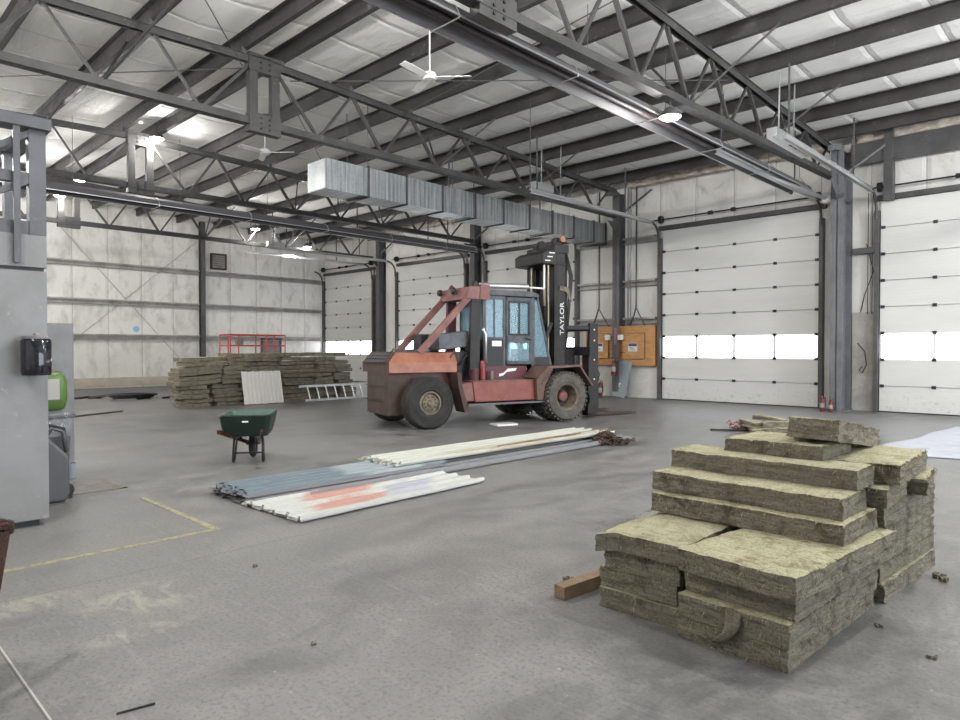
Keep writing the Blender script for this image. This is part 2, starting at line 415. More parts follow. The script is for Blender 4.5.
w = MB().bb(XF - .3, XR + .3, YW, YW + .3, 0, 7.7).build('wall_right', M['wallX']); tag(w, 'insulated side wall holding the overhead doors', 'wall', kind='structure')
w = MB().bb(XF - .3, XF, YB, YW, 0, 7.9).build('wall_left', M['wallY']); tag(w, 'white insulated end wall behind the far insulation pile', 'wall', kind='structure')
w = MB().bb(XF - .3, XR + .3, YB - .3, YB, 0, 7.7).build('wall_back', M['wallX']); tag(w, 'insulated side wall behind the camera', 'wall', kind='structure')
# unseen end wall, its doorway put in to light the hall from the side
w = MB(); w.bb(XR, XR + .3, YB, 3.5, 0, 7.9); w.bb(XR, XR + .3, 18, YW, 0, 7.9); w.bb(XR, XR + .3, 3.5, 18, 6.6, 7.9)
w = w.build('wall_front', M['wallY']); tag(w, 'unseen end wall with a wide doorway added to let light in', 'wall', kind='structure')
o = MB().bb(XF, XF + .05, YB, YW, .06, .42).build('baseboard_left', M['tan']); tag(o, 'tan board along the foot of the end wall', 'baseboard', kind='structure')
# yellow floor lines
o = MB(); o.bb(-5.83, -5.77, -.4, 2.58, 0, .003); o.bb(-7.6, -5.77, 2.58, 2.64, 0, .003)
o = o.build('floor_marking', M['lines']); tag(o, 'worn yellow painted line with a corner on the floor', 'floor line', kind='structure')

# girts on the end wall and in the bay between doors
def girt(p, q, lab, grp):
    m = MB()
    p, q = Vector(p), Vector(q)
    inw = Vector((1, 0, 0)) if abs(p.x - q.x) < .01 else Vector((0, -1, 0))
    m.bar(p + inw * .09, q + inw * .09, .18, .02)
    m.bar(p + inw * .09 - Vector((0, 0, .19)), q + inw * .09 - Vector((0, 0, .19)), .18, .015)
    m.bar(p + inw * .012 - Vector((0, 0, .09)), q + inw * .012 - Vector((0, 0, .09)), .02, .19)
    m.bar(p + inw * .175 - Vector((0, 0, .03)), q + inw * .175 - Vector((0, 0, .03)), .012, .05)
    o = m.build('wall_girt', M['girt']); tag(o, lab, 'girt', grp); return o
for z, s in ((2.2, 'lowest'), (3.62, 'middle'), (5.12, 'upper')):
    girt((XF, YB, z), (XF, 12.78, z), s + ' grey horizontal girt of the end wall, left of its column', 'end wall girts')
    girt((XF, 13.02, z), (XF, YW - .3, z), s + ' grey horizontal girt of the end wall, right of its column', 'end wall girts')
for z, s in ((2.62, 'lowest'), (3.85, 'middle'), (5.25, 'upper')):
    girt((-13.95, YW, z), (-12.36, YW, z), s + ' girt between the lift truck mast and the plywood bay column', 'side wall girts')
    girt((-12.1, YW, z), (-10.9, YW, z), s + ' girt between the plywood bay column and the closest full door', 'side wall girts')
# end wall column, brace rods, vent, passage door
t = thing('steel_column', 'dark steel column standing against the white end wall', 'column', (XF + .1, 12.9, 0))
m = MB(); m.bb(-.1, .12, -.012, .012, 0, 7.3); m.bb(.12, .15, -.1, .1, 0, 7.3); m.bb(-.1, -.07, -.1, .1, 0, 7.3); m.build('shaft', M['steel'], t)
MB().bb(-.1, .2, -.16, .16, 0, .025).build('base_plate', M['steel'], t)
for a, b_, s in (((XF + .06, 7.3, 6.45), (XF + .06, 12.6, .4), 'falling to the right'), ((XF + .06, 7.3, 1.5), (XF + .06, 12.7, 6.4), 'rising to the right')):
    o = MB().tube([a, b_], .011, 6).build('brace_rod', M['girt']); tag(o, 'thin diagonal brace rod on the end wall, ' + s, 'brace rod', 'end wall brace rods')
t = thing('wall_vent', 'small brown louvred vent high on the end wall right of the column', 'vent', (XF + .05, 13.66, 5.24))
m = MB(); m.bb(0, .14, -.36, -.31, 0, .72); m.bb(0, .14, .31, .36, 0, .72); m.bb(0, .14, -.36, .36, 0, .05); m.bb(0, .14, -.36, .36, .67, .72); m.build('frame', M['rust'], t)
for k in range(6): MB().box((.07, 0, .11 + k * .1), (.012, .62, .09), Matrix.Rotation(R(35), 3, 'Y')).build('slat', M['girt'], t)
MB().bb(-.03, .01, -.33, .33, .02, .7).build('backing', M['black'], t)
t = thing('door_6', 'grey passage door in the end wall behind the red guard rails', 'door', (XF, 16.3, 0), kind='structure')
MB().bb(0, .05, -.46, .46, 0, 2.05).build('leaf', M['darkgrey'], t)
m = MB(); m.bb(0, .09, -.53, -.46, 0, 2.12); m.bb(0, .09, .46, .53, 0, 2.12); m.bb(0, .09, -.53, .53, 2.05, 2.12); m.build('frame', M['steel'], t)
MB().tube([(.05, .38, 1.0), (.11, .38, 1.0), (.11, .27, 1.0)], .012, 8).build('handle', M['chrome'], t)
o = MB().lathe([(.0, .0), (.13, .0), (.12, .008), (0, .012)], 'x', (XF + .004, 10.14, 2.44), 20).build('paint_spot', M['blue']); tag(o, 'light blue paint spot on the white end wall', 'paint spot')

# purlins
for i, y in enumerate(PY):
    zt = roofz(y) - .03; zb = zt - .27
    m = MB(); m.bb(XF, XR, y - .008, y + .008, zb, zt); m.bb(XF, XR, y - .09, y, zt - .012, zt); m.bb(XF, XR, y, y + .09, zb, zb + .012)
    m.bb(XF, XR, y + .08, y + .09, zb, zb + .03)
    n = len(PY) - 1 - i
    o = m.build('roof_purlin', M['purlin']); tag(o, 'long dark roof purlin, %s from the overhead door wall' % (NTH[n] if n else 'closest row'), 'purlin', 'roof purlins')

# trusses
TX = [-5.6, -12.15, -18.75, -25.3]
TN = ['nearest roof truss, above the striped heater, meeting the column between the two big doors', 'roof truss above the long galvanised duct, meeting the plywood bay column', 'roof truss whose splice carries a bright lamp, beyond the duct', 'farthest roof truss, in front of the white end wall']
def truss(x, lab, z0_=5.88, sl=0.0, so=0):
    t = thing('roof_truss', lab, 'truss', (x, YR, 0), 0, 'steel roof trusses')
    zf = lambda y: z0_ + sl * max(0, y)
    zb = z0_
    tc = lambda y: roofz(y + YR) - .03 - .27 - .10 - .07
    y0, y1 = YB - YR + .3, YW - YR - .55
    for a, b_ in ((y0, -.12), (.12, y1)):
        for s in (-1, 1):
            pass
    m = MB()
    for a, b_ in ((y0, 0), (0, y1)):
        for s in (-.055, .055):
            m.bar((s, a, tc(a)), (s, b_, tc(b_)), .012, .13)
        m.bar((0, a, tc(a) + .06), (0, b_, tc(b_) + .06), .17, .014)
    m.build('top_chord', M['truss'], t)
    m = MB()
    for a, b_ in ((y0, 0), (0, y1)):
        for s in (-.055, .055): m.bar((s, a, zf(a)), (s, b_, zf(b_)), .012, .14)
        m.bar((0, a, zf(a) - .07), (0, b_, zf(b_) - .07), .19, .012)
    m.build('bottom_chord', M['truss'], t)
    # nodes at purlins
    tops = [y - YR for y in PY if y0 < y - YR < y1]
    for y in tops: MB().bb(-.02, .02, y - .04, y + .04, tc(y) + .05, tc(y) + .2).build('purlin_clip', M['steel'], t)
    right = [y for y in tops if y > .2]; left = [y for y in tops if y < -.2][::-1]
    for side in (right, left):
        sg = 1 if side is right else -1
        prev = None
        for k, y in enumerate(side):
            if k == 0:
                q = (side[0] + side[1]) / 2
                MB().bar((0, sg * .2, tc(sg * .2)), (0, q, zf(q)), .055, .055, 0, (1, 0, 0)).build('web_member', M['truss'], t)
                MB().bar((0, q, zf(q)), (0, side[1], tc(side[1])), .05, .05, 0, (1, 0, 0)).build('web_member', M['truss'], t)
            elif k < len(side) - 1:
                q = (y + side[k + 1]) / 2
                MB().bar((0, y, tc(y)), (0, q, zf(q)), .07, .06, 0, (1, 0, 0)).build('web_member', M['truss'], t)
                MB().bar((0, q, zf(q)), (0, side[k + 1], tc(side[k + 1])), .045, .045, 0, (1, 0, 0)).build('web_member', M['truss'], t)
            else:
                e = y1 if sg > 0 else y0
                if abs(e - y) > .5: MB().bar((0, y, tc(y)), (0, e - sg * .1, zf(e)), .06, .06, 0, (1, 0, 0)).build('web_member', M['truss'], t)
    # splice at the ridge
    for y in (so - .23, so + .23): MB().bb(-.07, .07, y - .085, y + .085, zb - .06, tc(y) + .08).build('splice_post', M['truss'], t, bev=.006)
    for z0, z1 in ((zb - .2, zb + .16), (tc(0) - .22, tc(0) + .12)):
        pl = MB().bb(-.085, .085, so - .33, so + .33, z0, z1).build('splice_plate', M['truss'], t)
        for yy in (-.09, .09):
            for k in range(3):
                MB().lathe([(0, -.105), (.022, -.105), (.022, .105), (0, .105)], 'x', (0, so + yy, z0 + .08 + k * .1), 6).build('bolt', M['black'], pl)
    # stay rods up to the purlins on both sides
    for yb in (-2.86, 4.55, 8.0):
        for s in (-1, 1):
            yy = min(tops, key=lambda q: abs(q - yb - .6))
            m = MB().bar((0, yb, zf(yb)), (s * 1.25, yy, tc(yy) + .2), .035, .035)
            m.build('stay', M['truss'], t)
    return t
for x, n, z_, q_ in zip(TX, TN, (5.74, 5.97, 5.88, 5.82), (.027, 0, 0, 0)): truss(x, n, z_, q_, -.45 if x > -6 else 0)

# main columns (H sections) on the door wall
def column(x, lab, yf=18.6):
    cm = M['columnlt'] if x > -6 else M['column']
    t = thing('steel_column', lab, 'column', (x, YW - .02, 0), 0, 'door wall columns')
    yf = yf if x > -6 else 18.98
    d = YW - .02 - yf; fw = .15 if x > -6 else .12
    m = MB(); m.bb(-fw, fw, -d, -d + .025, 0, 6.75); m.bb(-fw, fw, -.03, 0, 0, 6.75); m.bb(-.01, .01, -d, 0, 0, 6.75)
    m.build('shaft', cm, t)
    MB().bb(-.2, .2, -d - .06, 0, 0, .03).build('base_plate', cm, t)
    MB().prism([(-d - .45, 5.78), (-d - .0, 5.78), (-d, 5.4)], 'x', -.012, .012).build('gusset', cm, t)
    m = MB(); m.bar((0, -d, 6.72), (0, -d - .5, 6.62), .16, .14); m.build('chord_seat', cm, t)
    MB().bar((.1, -d + .1, 6.0), (1.1, -d + .4, 6.75), .05, .05).build('brace', cm, t)
    return t
for x, n in zip([-5.4, -12.22, -18.9, -25.1], ['grey steel column between the two closest overhead doors, extinguishers at its foot', 'dark steel column in front of the plywood electrical board', 'dark steel column seen left of the mast above the lift truck cab', 'dark steel column farthest along the door wall']):
    column(x, n)
t = thing('eave_beam', 'deep dark beam over the door at the edge of the photo', 'beam', (-5.2, 19.1, 6.3))
MB().bb(0, 9.5, -.12, .12, 0, .52).build('beam_body', M['steel'], t)
MB().bb(.75, .95, -.16, .1, -1.0, .75).build('stub_post', M['steel'], t)
# crumpled torn facing along the eave
def crumple(x0, x1, lab):
    m = MB(); nxx = int((x1 - x0) / .06); rows = 6; vs = []
    for i in range(nxx + 1):
        for k in range(rows):
            x = x0 + (x1 - x0) * i / nxx
            n = noise.noise(Vector((x * 3.1, k * 1.7, x0))) + .6 * noise.noise(Vector((x * 8, k * 3, 5)))
            vs.append((x, 19.12 - .12 * n - .05 * k % .1, 6.84 + .05 * k + .035 * noise.noise(Vector((x * 4, k, 2)))))
    m.add(vs, [(i * rows + k, (i + 1) * rows + k, (i + 1) * rows + k + 1, i * rows + k + 1) for i in range(nxx) for k in range(rows - 1)])
    o = m.build('insulation_fold', M['crumple'], smooth=True); tag(o, lab, 'insulation fold', 'crumpled facing along the eave')
    s = o.modifiers.new('thickness', 'SOLIDIFY'); s.thickness = .012
crumple(-11.9, -5.7, 'crumpled tan insulation fold along the eave above the closest full door')
crumple(-5.1, 1.0, 'crumpled tan insulation fold along the eave above the deep dark beam')
crumple(-24.9, -19.1, 'crumpled tan insulation fold along the eave above the door behind the lift truck')

# ------------------------------------------------------------------ overhead doors
HS = 5.35 / 8
def overhead_door(idx, x0, x1, lab, nwin=4, htop=True, track_len=5.8, trackL=True, trackR=True):
    t = thing('door_%d' % idx, lab, 'overhead door', (x0, YW, 0), 0, 'white sectional overhead doors', 'structure')
    W = x1 - x0; yf = -.10; yb = -.04
    for k in range(8):
        z0 = k * HS; z1 = z0 + HS - .012
        if k != 2:
            m = MB(); m.bb(0, W, yf, yb, z0, z1)
            for zz in (z0 + .012, z1 - .012): m.bb(0, W, yf - .004, yf, zz - .008, zz + .008)
            s = m.build('panel', M['door'], t, bev=.006)
        else:
            m = MB(); m.bb(0, W, yf, yb, z0, z0 + .012); m.bb(0, W, yf, yb, z1 - .014, z1)
            for q in range(nwin + 1):
                xx = W * q / nwin; hw = .034 if 0 < q < nwin else .04
                m.bb(max(0, xx - hw), min(W, xx + hw), yf - .01, yb, z0, z1)
            s = m.build('window_frame', M['doorframe'], t)
            for q in range(nwin):
                MB().bb(W * q / nwin + .036, W * (q + 1) / nwin - .036, -.075, -.06, z0 + .013, z1 - .015).build('window_pane', M['daylight'], s)
        if k < 7:
            for q in range(0, nwin + 1):
                xx = min(max(W * q / nwin, .06), W - .06)
                MB().bb(xx - .045, xx + .045, yf - .028, yf, z1 - .03, z1 + .045).build('hinge', M['black'], s)
    m = MB(); m.bb(0, W, yf - .01, yb, -.0, .03); m.build('bottom_seal', M['black'], t)
    for side, ok in ((0, trackL), (1, trackR)):
        xx = -.07 if side == 0 else W + .07
        MB().bb(xx - .05, xx + .05, -.22, -.03, 0, 5.1).build('jamb_track', M['steel'], t)
        pts = [(xx, -.24, 4.9)] + [(xx, -.24 - .45 * (1 - math.cos(a)), 5.1 + .45 * math.sin(a)) for a in [R(15 * q) for q in range(7)]]
        m = MB(); m.tube(pts, .035, 8)
        m.build('curved_track', M['steel'], t)
        if ok:
            L = track_len
            m = MB(); m.bb(xx - .012, xx + .012, -.69 - L, -.66, 5.50, 5.60); m.bb(xx - .05, xx + .05, -.69 - L, -.66, 5.50, 5.512); m.bb(xx - .05, xx + .05, -.69 - L, -.66, 5.588, 5.60)
            m.build('overhead_track', M['alu'], t)
            for yy in (-.9 - L * .93, -2.2): MB().bar((xx, yy, 5.6), (xx, yy, 6.95), .03, .03).build('track_hanger', M['steel'], t)
    m = MB(); m.tube([(-.25, -.22, 5.68), (W + .25, -.22, 5.68)], .022, 8)
    for q in (.35, .5): m.lathe([(.0, -.06), (.06, -.06), (.06, .06), (0, .06)], 'x', (W * q, -.22, 5.68), 12)
    for q in (0, 1): m.lathe([(.0, -.05), (.12, -.05), (.12, .05), (0, .05)], 'x', (W * q, -.22, 5.68), 14)
    m.build('torsion_shaft', M['black'], t)
    m = MB(); m.bb(-.15, W + .15, -.12, 0, 5.37, 5.50); m.build('header', M['steel'], t)
    return t
overhead_door(1, -10.68, -6.03, 'closest full white overhead door, between plywood board and grey column')
overhead_door(2, -4.58, .1, 'white overhead door cut off by the edge of the photo, beyond the grey column')
overhead_door(3, -18.35, -14.05, 'white overhead door mostly hidden behind the lift truck mast', trackL=True, trackR=True)
overhead_door(4, -23.95, -19.6, 'white overhead door behind the red hood of the lift truck')
overhead_door(5, -29.95, -25.85, 'farthest white overhead door, in the corner by the end wall', trackL=False)

# things on the wall between the doors
t = thing('plywood_board', 'varnished plywood board on the wall with hinged covers', 'board', (-13.53, YW - .02, 1.06))
MB().bb(0, 2.66, -.22, -.05, 0, 1.30).build('board', M['plywood'], t, bev=.004)
for x0, x1 in ((.22, .95), (1.52, 2.30)):
    c = MB().bb(x0, x1, -.30, -.22, .22, 1.05).build('cover', M['plywood'], t, bev=.006)
    MB().bb(x0 - .012, x1 + .012, -.235, -.219, .205, 1.065).build('cover_shadow_gap', M['black'], c)  # black border paints the dark gap and shadow round the cover
    for z in (.42, .84): MB().bb(x0 - .08, x0 + .1, -.307, -.295, z - .012, z + .012).build('hinge', M['black'], c)
    sg = MB().bb((x0 + x1) / 2 - .17, (x0 + x1) / 2 + .17, -.306, -.299, .46, .74).build('sign', M['paper'], c)
    m = MB(); m.bb((x0 + x1) / 2 - .155, (x0 + x1) / 2 + .155, -.31, -.305, .63, .725)
    for k in range(3): m.bb((x0 + x1) / 2 - .11, (x0 + x1) / 2 + .11 - .05 * k, -.31, -.305, .50 + .04 * k, .515 + .04 * k)
    m.build('print', M['bluehead'], sg)
for x, lab in ((-12.52, 'small white box on the left side of the plywood bay column'), (-12.02, 'small white box on the right side of the plywood bay column')):
    t = thing('junction_box', lab, 'junction box', (x, 18.98, 1.9), 0, 'white boxes by the column')
    MB().bb(-.08, .08, -.06, .06, 0, .17).build('housing', M['white'], t, bev=.01)
    MB().bb(-.06, .06, -.068, -.06, .02, .15).build('cover', M['white'], t)
    MB().bar((0, .06, .1), (.15 if x < -12.2 else -.1, .05, .1), .03, .03).build('bracket', M['steel'], t)
t = thing('leaning_panel', 'grey blue metal panel leaning against the wall under the plywood board', 'panel', (-12.02, 19.05, 0))
rm = Matrix.Rotation(R(-9), 3, 'X') @ Matrix.Rotation(R(9), 3, 'Y')
MB().box((0, .02, .61), (.50, .045, 1.2), rm).build('sheet', M['panelgrey'], t, bev=.006)
MB().box((-.06, -.03, .42), (.10, .012, .13), rm).build('latch', M['white'], t)
MB().box((-.02, -.04, .40), (.03, .03, .05), rm).build('knob', M['black'], t)

def extinguisher(loc, lab, s=1.0):
    t = thing('fire_extinguisher', lab, 'extinguisher', loc, 0, 'red fire extinguishers')
    MB().lathe([(0, 0), (.072, 0), (.08, .02), (.08, .38), (.06, .45), (.03, .48), (.03, .5)], 'z', (0, 0, 0), 20).build('cylinder', M['red'], t, smooth='auto')
    MB().lathe([(.0815, .14), (.0815, .30)], 'z', (0, 0, 0), 20, 0, False, False).build('paper_band', M['lightbag'], t)
    MB().bb(-.025, .025, -.02, .02, .5, .55).build('valve', M['chrome'], t)
    MB().bar((0, 0, .56), (0, -.14, .60), .03, .012).build('handle', M['black'], t)
    MB().tube([(.03, 0, .53), (.10, -.02, .5), (.12, -.02, .35), (.115, -.02, .14)], .014, 8).build('hose', M['black'], t)
    for c in t.children: c.scale = (s, s, s)
    return t
extinguisher((-5.66, 18.42, 0), 'red fire extinguisher on the floor by the grey column, its left one', .72)
extinguisher((-5.44, 18.36, 0), 'red fire extinguisher on the floor by the grey column, its right one', .62)
extinguisher((-12.2, 18.86, .72), 'red fire extinguisher hung on the plywood bay column')
t = thing('wall_hook', 'bracket holding the extinguisher on the plywood bay column', 'bracket', (-12.2, 18.96, 1.0)); MB().bb(-.03, .03, -.03, .02, 0, .2).build('strap', M['black'], t)
extinguisher((-12.75, 18.9, 0), 'dusty red extinguisher on the floor left of the plywood bay column')
o = MB().bb(-12.25, -12.17, 18.965, 18.98, 1.75, 2.3).build('warning_strip', M['pink']); tag(o, 'pale red strip taped on the plywood bay column', 'strip')
# conduits
def pipe(pts, r, lab, grp, mat='galv', name='wall_conduit'):
    o = MB().tube(pts, r, 8).build(name, M[mat], smooth=True); tag(o, lab, 'conduit', grp); return o
yw = 19.12
pipe([(-12.95, yw, 6.9), (-12.95, yw, 3.0), (-13.05, yw, 2.75), (-13.2, yw, 2.36)], .028, 'vertical conduit feeding the left half of the plywood board', 'conduits above the plywood board', 'steel')
pipe([(-12.95, yw - .06, 3.0), (-12.8, yw, 2.7), (-12.55, yw, 2.36)], .018, 'forked branch of the conduit above the left plywood cover', 'conduits above the plywood board', 'steel')
pipe([(-11.52, yw, 6.9), (-11.52, yw, 3.0), (-11.6, yw, 2.7), (-11.75, yw, 2.36)], .028, 'vertical conduit feeding the right half of the plywood board', 'conduits above the plywood board', 'steel')
pipe([(-11.52, yw - .06, 3.0), (-11.4, yw, 2.7), (-11.2, yw, 2.36)], .018, 'forked branch of the conduit above the right plywood cover', 'conduits above the plywood board', 'steel')
for k, x in enumerate((-11.72, -11.82)): pipe([(x, yw, 6.9), (x, yw, 2.36)], .014, 'thin conduit left of the thick one above the right plywood cover, %s' % ('inner' if k == 0 else 'outer'), 'conduits above the plywood board', 'galv')
pipe([(-13.05, yw, 1.06), (-12.98, yw - .1, .95), (-12.85, yw - .12, .75), (-12.95, yw - .08, .5), (-13.02, yw, .1)], .02, 'black cable looping out below the plywood board', None, 'black', 'cable')
pipe([(-13.25, yw, 1.06), (-13.1, yw - .1, .85), (-13.3, yw - .1, .7)], .016, 'short black cable end under the plywood board', None, 'black', 'cable')
# wires between the last two doors
pipe([(-4.9, 19.3, 4.3), (-4.75, 19.36, 3.6), (-4.95, 19.36, 3.0), (-5.05, 19.35, 2.5)], .010, 'black wire hanging high between grey column and edge door', None, 'black', 'cable')
pipe([(-5.1, 19.33, 1.75), (-4.93, 19.32, 1.55), (-4.88, 19.32, 1.2), (-4.98, 19.31, .98), (-5.05, 19.32, 1.05), (-4.98, 19.32, 1.15)], .012, 'black wire loop low between grey column and edge door', None, 'black', 'cable')
for k, x in enumerate((-4.86, -4.76)): pipe([(x, 19.28, 5.6), (x, 19.28, 2.5)], .010, 'thin wire running down beside the edge door, %s' % ('left' if k == 0 else 'right'), 'wires beside the edge door', 'steel', 'cable')
o = MB(); o.bb(-5.2, -4.62, 19.2, 19.36, 4.05, 4.2); o = o.build('wall_girt', M['steel']); tag(o, 'short dark girt between the grey column and the edge door', 'girt')
o = MB().bb(-5.22, -4.68, 19.33, 19.39, 0, 2.55).build('wall_liner', M['girt']); tag(o, 'pale metal liner sheet between the grey column and the edge door', 'liner sheet')

# ------------------------------------------------------------------ duct
t = thing('air_duct', 'long galvanised rectangular air duct hanging under the roof trusses', 'duct', (-13.2, 8.3, 5.17))
segs = [0, 1.15, 2.3, 3.5, 4.7, 5.85, 7.0, 8.1, 9.2, 10.3, 11.0]
for k in range(len(segs) - 1):
    a, b_ = segs[k], segs[k + 1]
    sh = 0 if k < 5 else (.05 if k == 5 else .0)
    m = MB(); m.bb(-.37, .37, a, b_, 0, .67)
    for q in range(1, 4):
        yy = a + (b_ - a) * q / 4
        m.bb(.37, .374, yy - .006, yy + .006, .02, .65)
    m.build('duct_section', M['galv'], t)
    m = MB(); y = b_
    for (x0, x1, z0, z1) in ((.37, .40, -.03, .70), (-.40, -.37, -.03, .70), (-.4, .4, -.03, 0), (-.4, .4, .67, .70)): m.bb(x0, x1, y - .022, y + .022, z0, z1)
    m.build('duct_flange', M['steel'], t)
MB().bb(-.355, .355, -.02, .0, .015, .655).build('end_cap', M['galv'], t)
for yy in (1.1, 4.6, 8.0): 
    m = MB(); 
    for s in (-.42, .42): m.tube([(s, yy, -.02), (s, yy, 2.1)], .010, 6)
    m.bar((-.44, yy, -.04), (.44, yy, -.04), .04, .03); m.build('duct_hanger', M['steel'], t)

# ------------------------------------------------------------------ radiant heaters
def heater(x, y0, y1, z, lab):
    t = thing('tube_heater', lab, 'heater', (x, y0, z), 0, 'radiant tube heaters'); L = y1 - y0
    hood = [(-.26, -.02), (-.20, .10), (-.09, .17), (.09, .17), (.20, .10), (.26, -.02)]
    n = len(hood); m = MB(); t_ = .012
    inner = [(u * .94, v - t_) for u, v in hood]
    k = 0; y = 0
    while y < L - .1:
        ye = min(L, y + 2.4); d = .004 * (k % 2)
        poly = [(u * (1 + d), v + d) for u, v in hood] + [(u * (1 + d), v + d) for u, v in inner][::-1]
        MB().prism(poly, 'y', y, ye).build('reflector', M['reflector'], t); y = ye; k += 1
    MB().tube([(-.0, -.15, .03), (0, L + .1, .03)], .055, 12).build('burner_tube', M['tube'], t, smooth='auto')
    for s in (-1, 1): MB().bb(s * .25, s * .272, 0, L, -.034, -.018).build('lip', M['alu'], t)
    for q in range(int(L / 2.4) + 1):
        m = MB(); yy = min(.3 + q * 2.4, L - .2)
        m.tube([(u, yy, v + .008) for u, v in hood] + [(.26, yy, -.05), (0, yy, -.055), (-.26, yy, -.05)], .009, 6, 0, True); m.build('clip', M['alu'], t)
    for q in range(0, int(L / 2.4) + 1):
        m = MB(); yy = min(.9 + q * 2.4, L - .2)
        m.tube([(-.14, yy, .15), (0, yy, .32), (.14, yy, .15)], .006, 6); m.tube([(0, yy, .32), (0, yy, 6.0 - z + .9)], .006, 6); m.build('hanging_chain', M['steel'], t)
    return t
h = heater(-6.05, 2.9, 18.0, 5.61, 'long tube heater under the nearest truss, pipe ending at the grey column')
MB().tube([(.0, 11.5, -.02), (.05, 12.2, -.06), (.35, 15.9, -.12)], .05, 12).build('flue_pipe', M['alu'], h, smooth='auto')
MB().bb(.27, .47, 15.75, 16.0, -.22, .02).build('flue_cap', M['alu'], h)
heater(-17.3, 1.2, 17.4, 5.14, 'long distant tube heater running past the duct to a far column')

# ------------------------------------------------------------------ lamps and fans
def lamp(x, y, z, lab, grp='round high bay lamps', watts=280):
    t = thing('high_bay_lamp', lab, 'lamp', (x, y, z), 0, grp)
    MB().lathe([(0, .13), (.08, .13), (.17, .03), (.19, -.02), (.18, -.02), (0, .0)], 'z', (0, 0, 0), 24).build('housing', M['steel'], t, smooth='auto')
    MB().lathe([(0, -.055), (.13, -.05), (.165, -.02), (.165, .0), (0, .0)], 'z', (0, 0, 0), 24).build('lens', M['lamp'], t)
    MB().tube([(0, 0, .13), (0, 0, .3)], .012, 6).build('hanger', M['steel'], t)
    l = bpy.data.lights.new('lamp_light', 'POINT'); l.energy = watts; l.shadow_soft_size = .13; l.color = (1, .98, .955)
    lo = bpy.data.objects.new('lamp_light', l); COL.objects.link(lo); lo.parent = t; lo.location = (0, 0, -.19)
    return t
lamp(-5.6, 10.35, 5.52, 'bright round lamp under the nearest truss above the striped heater')
lamp(-18.4, 6.75, 7.15, 'bright round lamp at the splice of the truss beyond the duct')
lamp(-25.1, 6.15, 6.62, 'bright lamp on the farthest truss beside its splice, the left one there')
lamp(-22.0, 5.9, 6.55, 'bright lamp showing just above the distant heater, close to the grey frame')
lamp(-25.1, 12.95, 6.4, 'lamp glowing between farthest truss webs, above the end wall column')
lamp(-25.1, 15.3, 5.95, 'lamp glowing near the far end of the farthest truss')
for x, y, lab in ((-6.9, 4.3, 'added unseen lamp above the striped sheets'), (-.5, 6.7, 'added unseen lamp beyond the near batt stack'), (2.0, 9.5, 'added unseen lamp over the open bay'),
                  (-3.2, -1.5, 'added unseen lamp behind the camera'), (-12.5, -2.2, 'added unseen lamp behind the grey booth'), (2.0, 15.0, 'added unseen lamp by the edge door'),
                  (-18.0, -2.6, 'added unseen lamp past the grey booth'), (-25.2, 2.2, 'added unseen lamp near the end wall')):
    lamp(x, y, 6.35, lab, 'round high bay lamps', 2600 if x < -15 else 1500)  # unseen lamps added to brighten the hall

def fan(x, y, z, lab):
    t = thing('ceiling_fan', lab, 'fan', (x, y, z), 0, 'white ceiling fans')
    zt = roofz(y) - .3 - z
    MB().tube([(0, 0, .1), (0, 0, zt)], .014, 8).build('rod', M['white'], t)
    MB().lathe([(0, -.05), (.10, -.04), (.13, 0), (.12, .06), (.05, .10), (0, .1)], 'z', (0, 0, 0), 24).build('motor', M['white'], t, smooth='auto')
    MB().lathe([(0, zt - .02), (.06, zt - .02), (.06, zt + .01), (0, zt + .01)], 'z', (0, 0, 0), 16).build('mount', M['steel'], t)
    for k in range(3):
        a = 2 * PI * k / 3 + .7
        rot = Matrix.Rotation(a, 3, 'Z') @ Matrix.Rotation(R(14), 3, 'X')
        MB().box(Matrix.Rotation(a, 3, 'Z') @ Vector((.42, 0, .0)), (.60, .13, .012), rot).build('blade', M['white'], t)
    return t
fan(-8.75, 7.75, 6.3, 'white three blade ceiling fan hanging near the striped heater')
fan(-15.1, 8.05, 6.36, 'white ceiling fan hanging left of the duct end')
# roof rods and conduit
def rod(p, q, lab, r=.011):
    o = MB().tube([p, q], r, 6).build('tie_rod', M['steel']); tag(o, lab, 'tie rod', 'thin roof tie rods')
rod((-12.1, 7.0, 6.95), (-5.7, 12.8, 6.85), 'thin tie rod running from the duct truss splice toward the nearest truss')
rod((-18.7, .5, 6.9), (-12.2, 6.2, 7.0), 'thin tie rod between the duct truss and the one beyond, left of the splice')
rod((-18.7, 12.5, 6.8), (-12.2, 6.8, 7.0), 'thin tie rod between the duct truss and the one beyond, right of the splice')
rod((-12.1, 6.0, 6.95), (-5.7, .8, 6.95), 'thin tie rod crossing above the near bay at the top of the photo')
rod((-12.1, 9.9, 7.0), (-5.7, 8.9, 6.98), 'level conduit crossing behind the white fan')
rod((-9.9, 11.83, 7.42), (-9.9, 11.83, 5.2), 'vertical hanger rod between fan and striped heater')
# door opener units hanging above the doors
def opener(x, y, z, lab):
    t = thing('door_opener', lab, 'door opener', (x, y, z), 0, 'overhead door openers')
    MB().bb(-.1, .1, -.55, .2, .02, .2).build('housing', M['alu'], t, bev=.01)
    MB().bb(-.04, .04, -.6, 1.2, -.03, .02).build('rail', M['alu'], t)
    for yy in (-.2, .6): MB().bar((0, yy, .02), (.02, yy, 6.95 - z), .022, .022).build('hanger', M['galv'], t)
opener(-4.95, 13.6, 5.62, 'silver door opener box at the track end near the top right'); opener(-10.85, 13.6, 5.62, 'silver door opener box at the track end above the lift truck mast'); opener(-24.9, 13.9, 5.72, 'silver opener and rail in front of the end wall corner')

